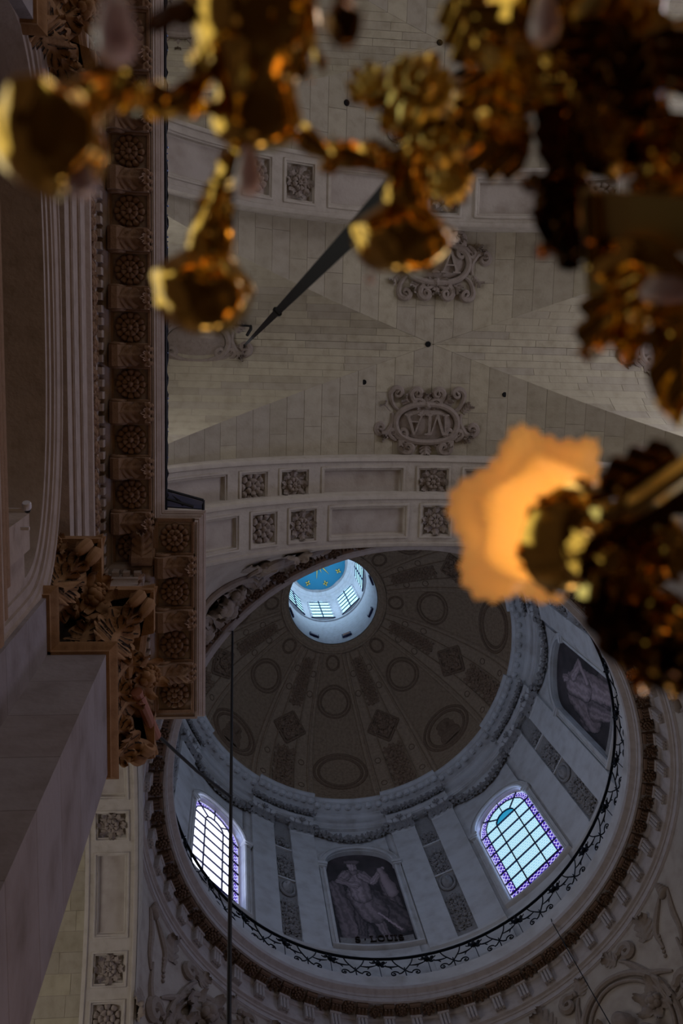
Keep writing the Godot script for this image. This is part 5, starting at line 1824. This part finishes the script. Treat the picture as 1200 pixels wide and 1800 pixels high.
func small_things():
	var y0 = vault_y(0.0)
	cartouche("carved cartouche with MA upside down, on the vault just above the double coffered arch", Transform3D(Basis(Vector3.LEFT, Vector3.FORWARD, Vector3.DOWN), Vector3(-0.30, y0 - 0.03, 9.30)), true)
	cartouche("carved cartouche with MA right way up, half hidden behind a gilded pear drop", Transform3D(Basis(Vector3.RIGHT, Vector3.BACK, Vector3.DOWN), Vector3(-0.20, y0 - 0.03, 12.78)), true)
	cartouche("carved cartouche at the left end of the vault, cut off by the dark cornice", Transform3D(Basis(Vector3.LEFT, Vector3.FORWARD, Vector3.DOWN), Vector3(-5.38, y0 - 0.03, 10.95)), false)
	cartouche("carved cartouche at the right end of the vault, beside the hanging gilded leaf", Transform3D(Basis(Vector3.LEFT, Vector3.FORWARD, Vector3.DOWN), Vector3(5.25, y0 - 0.03, 11.05)), false)
	cartouche("carved cartouche fragment at the top left, above the cornice in the bay behind", Transform3D(Basis(Vector3.LEFT, Vector3.FORWARD, Vector3.DOWN), Vector3(-5.75, y0 - 0.03, 17.5)), false)
	cartouche("carved cartouche of the bay behind, showing only a curl above the upper arch", Transform3D(Basis(Vector3.LEFT, Vector3.FORWARD, Vector3.DOWN), Vector3(-0.2, y0 - 0.03, 15.55)), false)
	# the strap that carries the chandelier
	var st = thing("hanging_strap", "dark flat strap running down from the vault to the chandelier", "strap")
	var a = EYE + Vector3(0.20, 20.3, 0.44)
	var b = EYE + Vector3(0.262, 2.16, 0.302)
	var c = EYE + Vector3(0.264, 1.2, 0.30)
	var s = mb()
	var pts = [a, a.lerp(b, 0.2), a.lerp(b, 0.55), b, c]
	var fr = []
	for p in pts: fr.append(Transform3D(Basis(Vector3(-0.72, 0, 0.70), Vector3(-0.70, 0, -0.72), Vector3.DOWN), p))
	sweep(s, PackedVector2Array([Vector2(-0.021, -0.006), Vector2(0.021, -0.006), Vector2(0.021, 0.006), Vector2(-0.021, 0.006)]), fr, true, true)
	part("band", fin(s), M.strap, st)
	s = mb()
	var kn = a.lerp(b, 0.80)
	box(s, Transform3D(Basis(Vector3(-0.72, 0, 0.70), Vector3(-0.70, 0, -0.72), Vector3.DOWN), kn), Vector3(0.062, 0.03, 0.10), 0.01)
	part("buckle", fin(s), M.strap, st)
	s = mb()
	tube(s, [a, a + Vector3(0.02, 1.2, 0.02), a + Vector3(0.03, 1.85, 0.03)], 0.03, 6)
	part("rope", fin(s), M.cable, st)
	var hk = thing("iron_bracket", "thin black iron bracket on the vault where the strap begins", "bracket")
	s = mb()
	var h0 = Vector3(-4.32, 22.05, 11.30)
	tube(s, [h0 + Vector3(-0.55, 0, 0.03), h0 + Vector3(0.12, 0, 0)], 0.022, 5, true)
	tube(s, [h0 + Vector3(-0.20, 0, 0.42), h0 + Vector3(-0.20, 0, 0.0)], 0.02, 5, true)
	tube(s, [h0 + Vector3(0.10, 0, 0), h0 + Vector3(0.10, -0.1, -0.06), h0 + Vector3(0.02, -0.2, -0.2)], 0.035, 5, true)
	tube(s, [h0 + Vector3(-0.45, 0, 0.03), h0 + Vector3(-0.45, 0.5, 0.03)], 0.025, 5, true)
	part("bracket_bars", fin(s), M.cable, hk)
	# lamp cables and the pole
	var rope = thing("hanging_cable", "long straight dark cable hanging from the ring cornice past the glaring left window", "cable")
	s = mb()
	tube(s, [Vector3(-4.55, 24.55, 3.94), Vector3(-4.55, 2.5, 3.94)], 0.026, 6, true)
	part("cable", fin(s), M.cable, rope)
	var pole = thing("wooden_pole", "short reddish wooden pole sticking out of the left capital", "pole")
	s = mb()
	var p0 = px(240, 1216, 11.9)
	var p1 = px(274, 1294, 12.6)
	tube(s, [p0, p1], 0.07, 10, true)
	part("pole", fin(s), M.wood, pole)
	var tie = thing("tie_cable", "thin black cable from the wooden pole to the long hanging cable", "cable")
	s = mb()
	var p2 = Vector3(-4.55, 15.3, 3.94)
	tube(s, [p1.lerp(p0, 0.1), p1.lerp(p2, 0.5) - Vector3(0, 0.05, 0), p2], 0.022, 6, true)
	part("cable", fin(s), M.cable, tie)
	var wire = thing("hanging_wire", "thin dark wire hanging from the gallery in front of the bottom right pendentive", "wire")
	s = mb()
	var w0 = dir(44.0) * 6.02 + Vector3(0, 24.6, 0)
	tube(s, [w0, Vector3(w0.x, 4.0, w0.z)], 0.014, 5, true)
	tube(s, [w0, w0 + dir(44.0) * 0.28 + Vector3(0, 0.7, 0)], 0.014, 5, true)
	part("wire", fin(s), M.cable, wire)
	# four round lamps added out of view, as warm fill from underneath
	for e in [["unseen warm fill lamp added low over the right of the nave", Vector3(2.2, 4.6, 12.5)], ["unseen warm fill lamp added low near the rear of the nave", Vector3(-3.2, 4.6, 17.5)], ["unseen warm fill lamp added low under the dome", Vector3(-3.4, 4.6, 3.6)], ["unseen warm fill lamp added low at the right of the crossing", Vector3(3.0, 4.6, 4.2)]]:
		var lp = thing("added_fill_lamp", e[0], "lamp", e[1])
		s = mb()
		tube(s, [Vector3(0, 0.2, 0), Vector3(0, 2.0, 0)], 0.012, 5, true)
		part("rod", fin(s), M.cable, lp)
		part("globe_bulb", K.globe, M.fill_lamp_globe, lp)
		var om = OmniLight3D.new()
		om.name = "fill_light"
		om.light_color = Color(1.0, 0.76, 0.50)
		om.light_energy = 1.0
		om.light_size = 0.18
		om.omni_range = 60.0
		om.omni_attenuation = 2.0
		om.shadow_enabled = true
		lp.add_child(om, true)
	# security camera
	var sc = thing("security_camera", "small white security camera with a black dome at the far left", "camera")
	var at = px(47, 889, 7.7)
	sc.position = at
	s = mb()
	sweep(s, mould(0.0, 0.06, [["l", 0.05, 0.0], ["o", 0.022, -0.05], ["l", 0.0, -0.05], ["l", -0.012, -0.02], ["l", -0.06, 0.0]]), ringf(0, 360, 16))
	var tilt = Basis(Vector3(1, 0, 0), -1.1).scaled(Vector3.ONE * 0.5)
	part("housing", fin(s), M.camera_white, sc, Transform3D(tilt, Vector3.ZERO))
	part("dome", K.berry, M.camera_black, sc, Transform3D(tilt * Basis().scaled(Vector3.ONE * 0.052), tilt * Vector3(0, 0.085, 0)))
	s = mb()
	box(s, Transform3D(Basis(), Vector3(-0.08, 0.0, -0.03)), Vector3(0.14, 0.02, 0.02), 0.005)
	part("arm", fin(s), M.camera_white, sc)
	var cl = thing("wall_clip", "small white clip on the balcony just below the security camera", "clip", px(44, 929, 7.75))
	part("plate", box_mesh(Vector3(0.07, 0.02, 0.025), 0.004), M.camera_white, cl)

# ---------------------------------------------------------------- the gilded chandelier, close to the lens
func chandelier():
	var o = thing("chandelier", "gilded chandelier with pear drops, leaves and a lit amber glass shade, blurred and close", "chandelier")
	# stem
	var s = mb()
	var foot = EYE + Vector3(0.265, 0.62, 0.30)
	sweep(s, PackedVector2Array([Vector2(0.0, -0.05), Vector2(0.03, -0.04), Vector2(0.05, 0.0), Vector2(0.03, 0.04), Vector2(0.02, 0.07), Vector2(0.06, 0.12), Vector2(0.085, 0.18), Vector2(0.06, 0.25), Vector2(0.025, 0.30), Vector2(0.02, 0.42), Vector2(0.04, 0.48), Vector2(0.012, 0.56), Vector2(0.012, 0.62)]), ringf(0, 360, 24, foot))
	part("stem", fin(s), M.gilt, o)
	# arms between the stem and what they carry
	for e in [[[1010, -60, 0.86], [760, -90, 0.84], [560, -60, 0.80], [470, -20, 0.78]], [[1080, 20, 0.86], [1330, 300, 0.88], [1330, 700, 0.86], [1210, 850, 0.82], [1080, 925, 0.80]], [[430, 60, 0.80], [300, 190, 0.74], [240, 178, 0.72], [150, 140, 0.68]], [[395, 190, 0.78], [330, 185, 0.76], [250, 160, 0.73]]]:
		var ctrl = []
		for p in e: ctrl.append(px(p[0], p[1], p[2]))
		var pts = smooth_path(ctrl, 20)
		var rad = []
		for i in 21: rad.append(0.008 + 0.003 * sin(i * 0.9))
		s = mb()
		tube(s, pts, rad, 8, true)
		part("arm", fin(s), M.gilt, o)
	# pear drops: neck, belly, how wide
	pear(o, px(388, 318, 0.80), px(344, 590, 0.80), 84, 0.80)
	# the largest drop has a broad shoulder, a waist and a lower bulb
	s = mb()
	var va = px(448, -70, 0.76)
	var vb = px(450, 264, 0.78)
	var vl = va.distance_to(vb)
	sweep(s, PackedVector2Array([Vector2(0.0, -0.01), Vector2(0.030, 0.0), Vector2(0.043, vl * 0.15), Vector2(0.047, vl * 0.28), Vector2(0.044, vl * 0.40), Vector2(0.036, vl * 0.50), Vector2(0.031, vl * 0.60), Vector2(0.0305, vl * 0.68), Vector2(0.034, vl * 0.76), Vector2(0.0355, vl * 0.83), Vector2(0.032, vl * 0.91), Vector2(0.022, vl * 0.97), Vector2(0.0, vl)]), ringf(0, 360, 30))
	var vn = Node3D.new()
	vn.name = "vase_drop"
	vn.transform = Transform3D(along(va, vb), va)
	o.add_child(vn, true)
	part("body", fin(s), M.gilt, vn)
	for k in 7:
		part("gadroon", K.leaf_flat, M.gilt, vn, Transform3D(Basis(Vector3.UP, k * TAU / 7) * Basis().scaled(Vector3(0.036, vl * 0.55, 0.03)), Basis(Vector3.UP, k * TAU / 7) * Vector3(0, vl * 0.05, 0.042)))
	pear(o, px(724, 250, 0.80), px(700, 488, 0.80), 84, 0.80)
	pear(o, px(215, 118, 0.68), px(25, 300, 0.62), 92, 0.64)
	pear(o, px(598, -60, 0.66), px(606, 84, 0.64), 29, 0.65, "gilt_dark")
	# twigs that tie the pears together
	for e in [[[520, 222, 0.80], [560, 262, 0.80], [620, 275, 0.80], [690, 290, 0.80]], [[388, 330, 0.80], [398, 300, 0.79], [430, 258, 0.78]]]:
		var ctrl = []
		for p in e: ctrl.append(px(p[0], p[1], p[2]))
		s = mb()
		tube(s, smooth_path(ctrl, 12), [0.006, 0.008, 0.010, 0.009, 0.007, 0.008, 0.011, 0.012, 0.010, 0.008, 0.008, 0.010, 0.012], 8, true)
		part("twig", fin(s), M.gilt, o)
	leaf_at(o, 640, 250, 0.80, 690, 300, 0.035)
	leaf_at(o, 600, 290, 0.80, 560, 262, 0.035)
	# crystal drops
	for e in [[203, 45, 0.62, 34, 56], [143, 312, 0.62, 27, 34], [436, 300, 0.72, 24, 40], [1170, 505, 0.72, 44, 24], [650, 490, 0.72, 9, 9], [957, 30, 0.7, 24, 40]]:
		var c = px(e[0], e[1], e[2])
		var k: float = e[2] / 1659.0
		part("crystal", crystal(), M_glass(), o, Transform3D(cam_basis * Basis().scaled(Vector3(e[3], e[4], minf(e[3], e[4])) * k), c))
	# the cluster of flowers and grapes in the upper middle
	for e in [[735, 160, 0.84, 60, 3], [650, 155, 0.84, 34, 0], [770, 250, 0.84, 52, 1], [790, 320, 0.84, 40, 3], [715, 205, 0.85, 46, 2], [1080, 190, 0.82, 60, 1], [925, 150, 0.80, 44, 0], [1150, 120, 0.84, 70, 2], [1075, 260, 0.80, 50, 3]]:
		bunch(o, px(e[0], e[1], e[2]), e[3] * e[2] / 1659.0, e[4])
	# leaves and curling ribbons at the upper right
	for e in [[800, -10, 870, 120, 0.06], [870, 120, 860, 270, 0.075], [930, 270, 800, 225, 0.07], [1000, 20, 900, 110, 0.08], [1080, 40, 1040, 150, 0.08], [1140, 60, 1180, 210, 0.09], [1060, 120, 960, 190, 0.07], [1180, 250, 1080, 220, 0.08], [985, 180, 1000, 330, 0.07], [1010, 300, 995, 470, 0.085], [1030, 330, 910, 365, 0.06], [1020, 380, 940, 420, 0.05], [1015, 400, 960, 480, 0.05], [1200, 200, 1150, 330, 0.08], [1095, 470, 1065, 655, 0.07], [1130, 470, 1120, 600, 0.06], [1200, 500, 1185, 760, 0.07], [330, 20, 290, -30, 0.08], [1250, 330, 1090, 300, 0.07]]:
		leaf_at(o, e[0], e[1], 0.78, e[2], e[3], e[4], "gilt" if rng.randf() < 0.75 else "gilt_dark")
	for e in [[[790, -10], [850, 40], [885, 120], [875, 200], [850, 230]], [[1060, -20], [1000, 60], [960, 90], [915, 80], [905, 50]], [[1180, 30], [1130, 90], [1080, 110], [1060, 80]], [[1040, 200], [1080, 250], [1130, 240], [1140, 200]], [[985, 100], [975, 180], [1005, 240], [1015, 330]]]:
		var ctrl = []
		for p in e: ctrl.append(px(p[0], p[1], 0.80))
		s = mb()
		var n = 18
		var rad = []
		for i in n + 1: rad.append(0.007 + 0.005 * sin(PI * i / n))
		tube(s, smooth_path(ctrl, n), rad, 8, true)
		part("ribbon", fin(s), M.gilt_pale, o)
	# the flat gilt bracket plate with an arched cut
	s = mb()
	var f = Transform3D(cam_basis * Basis(Vector3.UP, -0.5) * Basis(Vector3.RIGHT, 0.35), px(1150, 420, 0.74))
	var poly = PackedVector2Array([Vector2(-0.05, 0.042), Vector2(0.0, 0.030), Vector2(0.07, 0.012), Vector2(0.09, -0.05), Vector2(0.05, -0.045), Vector2(0.035, -0.02), Vector2(0.0, -0.005), Vector2(-0.025, -0.012), Vector2(-0.042, -0.035), Vector2(-0.052, -0.035)])
	sweep(s, poly, [f, f.translated_local(Vector3(0, 0, -0.02))], true, true)
	part("bracket_plate", fin(s), M.gilt_pale, o)
	s = mb()
	tube(s, [px(1040, 340, 0.74), px(1045, 470, 0.74)], 0.006, 6, true)
	tube(s, smooth_path([px(1060, 470, 0.74), px(1100, 445, 0.72), px(1150, 455, 0.72), px(1210, 500, 0.74)], 10), 0.012, 8, true)
	part("bracket_rib", fin(s), M.gilt, o)
	# lit lamps: the one in view and three of its fellows out of the frame
	lamp(o, px(1015, 952, 0.79), px(915, 898, 0.865), 1.0)
	for k in 5:
		var an = deg_to_rad(45.0 + k * 45.0)
		var d = Vector3(sin(an), 0, -cos(an))
		var la = EYE + Vector3(0.265, 0.74, 0.30) + d * 0.40
		lamp(o, la, la + d * 0.05 + Vector3(0, 0.075, 0), 1.6)
	# holder and leaves behind the lit shade
	for e in [[1190, 800, 1050, 880, 0.06], [1200, 850, 1060, 905, 0.07], [1180, 1000, 1060, 960, 0.08], [1100, 960, 1120, 1090, 0.08], [1060, 1010, 1150, 1200, 0.09], [1150, 1040, 1190, 1230, 0.08], [1130, 1100, 1100, 1160, 0.06], [1200, 930, 1120, 990, 0.08], [1210, 1080, 1140, 1140, 0.08], [1165, 1120, 1160, 1240, 0.06]]:
		leaf_at(o, e[0], e[1], 0.80, e[2], e[3], e[4], "gilt" if rng.randf() < 0.6 else "gilt_dark")
	s = mb()
	var bf = cam_basis
	tube(s, [px(1053, 895, 0.76), px(1030, 1052, 0.76)], 0.007, 4, true)
	tube(s, smooth_path([px(1050, 905, 0.76), px(1110, 890, 0.77), px(1170, 850, 0.78), px(1240, 800, 0.80)], 10), 0.010, 8, true)
	part("holder_bar", fin(s), M.gilt_pale, o)
	for e in [[1000, 1000, 0.78, 34, 1], [1100, 1010, 0.79, 40, 2], [1010, 900, 0.79, 30, 0], [1150, 940, 0.80, 45, 3]]:
		bunch(o, px(e[0], e[1], e[2]), e[3] * e[2] / 1659.0, e[4])

func M_glass() -> StandardMaterial3D:
	if not M.has("crystal"):
		var m = plain("crystal", Color(1.0, 0.93, 0.92), 0.12)
		m.metallic_specular = 0.9
		m.backlight_enabled = true
		m.backlight = Color(0.7, 0.6, 0.6)
	return M.crystal

func crystal() -> ArrayMesh:
	if not K.has("crystal"):
		var s = mb()
		sweep(s, PackedVector2Array([Vector2(0.0, 1.1), Vector2(0.5, 0.8), Vector2(0.75, 0.3), Vector2(1.0, -0.35), Vector2(0.85, -0.8), Vector2(0.4, -1.0), Vector2(0.0, -1.05)]), ringf(0, 360, 9))
		K.crystal = fin(s)
	return K.crystal

func along(a: Vector3, b: Vector3) -> Basis:      # y from a to b, unit length
	var y = (b - a).normalized()
	var x = y.cross(cam_basis.z).normalized()
	return Basis(x, y, x.cross(y))

func pear(o: Node3D, a: Vector3, b: Vector3, rpx: float, d: float, mat := "gilt"):
	var l = a.distance_to(b)
	var r = rpx * d / 1659.0
	var s = mb()
	grid(s, 30, 48, func(u, v):
		var t: float = u
		var w = 0.0
		if t < 0.42: w = lerpf(0.16, 0.46, smoothstep(0.0, 0.42, t)) + 0.05 * exp(-pow((t - 0.08) / 0.04, 2))
		else: w = 0.46 + 0.54 * sin(PI * 0.5 * smoothstep(0.42, 0.70, t))
		if t > 0.70: w = sqrt(maxf(1.0 - pow((t - 0.70) / 0.30, 2), 0.0))
		w *= 1.0 + (0.05 * sin(v * TAU * 6.0 + t * 7.0) * sin(t * 15.0 + v * 6.0) + 0.03 * sin(v * TAU * 11.0 - t * 20.0)) * smoothstep(0.2, 0.5, t) + 0.03 * sin(t * 22.0)
		return Vector3(cos(v * TAU) * r * w, l * t, sin(v * TAU) * r * w))
	var n = Node3D.new()
	n.name = "pear_drop"
	n.transform = Transform3D(along(a, b), a)
	o.add_child(n, true)
	part("body", fin(s), M[mat], n)
	# calyx leaves that hold the neck
	for k in 5:
		part("calyx_leaf", K.leaf_flat, M.gilt, n, Transform3D(Basis(Vector3.UP, k * TAU / 5) * Basis().scaled(Vector3(r * 1.1, l * 0.42, r * 0.8)), Basis(Vector3.UP, k * TAU / 5) * Vector3(0, l * 0.02, r * 0.2)))

func bunch(o: Node3D, at: Vector3, r: float, k: int):
	part("gilt_flower", K.rosette[k % 4], M.gilt_pale, o, look(at, cam_basis.z + cam_basis.x * (0.4 * sin(k * 3.0 + at.x * 50.0)) + cam_basis.y * 0.3, cam_basis.y, Vector3(r, r, r * 1.5)))
	part("gilt_leaves", K.blob[k % 3], M.gilt, o, look(at - cam_basis.z * r * 0.3, cam_basis.z, cam_basis.y, r * 1.1))

func leaf_at(o: Node3D, x0, y0, d: float, x1, y1, w: float, m := "gilt"):
	var a = px(x0, y0, d)
	var b = px(x1, y1, d - 0.02)
	var l = a.distance_to(b)
	var y = (b - a).normalized()
	var z = (cam_basis.z + cam_basis.x * rng.randf_range(-0.7, 0.7) + cam_basis.y * rng.randf_range(-0.5, 0.5)).normalized()
	var x = y.cross(z).normalized()
	z = x.cross(y)
	part("gilt_leaf", K.leaf, M[m], o, Transform3D(Basis(x * w, y * l * 1.15, z * w), a))

func lamp(o: Node3D, a: Vector3, b: Vector3, power: float):
	# a tulip shade of ribbed amber glass with a ruffled rim, in a gilt cup
	var n = Node3D.new()
	n.name = "lamp"
	n.transform = Transform3D(along(a, b), a)
	o.add_child(n, true)
	if not M.has("amber_glass"):
		var m = plain("amber_glass", Color(1.0, 0.77, 0.46), 0.25, 0.0, Color(1.0, 0.56, 0.20), 0.30)
		m.backlight_enabled = true
		m.backlight = Color(1.0, 0.86, 0.56)
		m.cull_mode = BaseMaterial3D.CULL_DISABLED
		plain("bulb", Color(1, 0.9, 0.7), 0.4, 0.0, Color(1.0, 0.82, 0.48), 3.0)
	var s = mb()
	grid(s, 24, 216, func(u, v):
		var an: float = v * TAU
		var ruff = smoothstep(0.55, 1.0, u)
		var r = 0.034 + 0.010 * sin(u * PI) + 0.033 * pow(u, 3.0)
		r *= 1.0 + 0.11 * ruff * sin(an * 6.0 + 1.6) + 0.022 * sin(an * 36.0) + 0.011 * pow(u, 12.0) * sin(an * 36.0)
		r += 0.012 * pow(ruff, 3.0)
		var y = 0.004 + 0.074 * u - 0.010 * pow(ruff, 3.0) + 0.008 * ruff * cos(an * 6.0 + 1.6)
		return Vector3(cos(an) * r, y, sin(an) * r))
	part("glass_shade", fin(s), M.amber_glass, n)
	var c = mb()
	sweep(c, PackedVector2Array([Vector2(0.0, -0.055), Vector2(0.012, -0.052), Vector2(0.018, -0.035), Vector2(0.030, -0.028), Vector2(0.044, -0.006), Vector2(0.048, 0.008), Vector2(0.040, 0.010), Vector2(0.036, 0.0), Vector2(0.0, -0.01)]), ringf(0, 360, 28))
	part("lamp_cup", fin(c), M.gilt, n)
	for k in 6: part("cup_leaf", K.leaf, M.gilt, n, Transform3D(Basis(Vector3.UP, k * TAU / 6) * Basis().scaled(Vector3(0.05, 0.075, 0.05)), Basis(Vector3.UP, k * TAU / 6) * Vector3(0, -0.045, 0.028)))
	part("bulb", K.berry, M.bulb, n, Transform3D(Basis().scaled(Vector3(0.016, 0.024, 0.016)), Vector3(0, 0.022, 0)))
	var l = OmniLight3D.new()
	l.name = "bulb_light"
	l.light_color = Color(1.0, 0.82, 0.50)
	l.light_energy = 0.0048 * power
	l.light_size = 0.014
	l.omni_range = 60.0
	l.omni_attenuation = 2.0
	l.shadow_enabled = true
	l.position = Vector3(0, 0.022, 0)
	n.add_child(l, true)
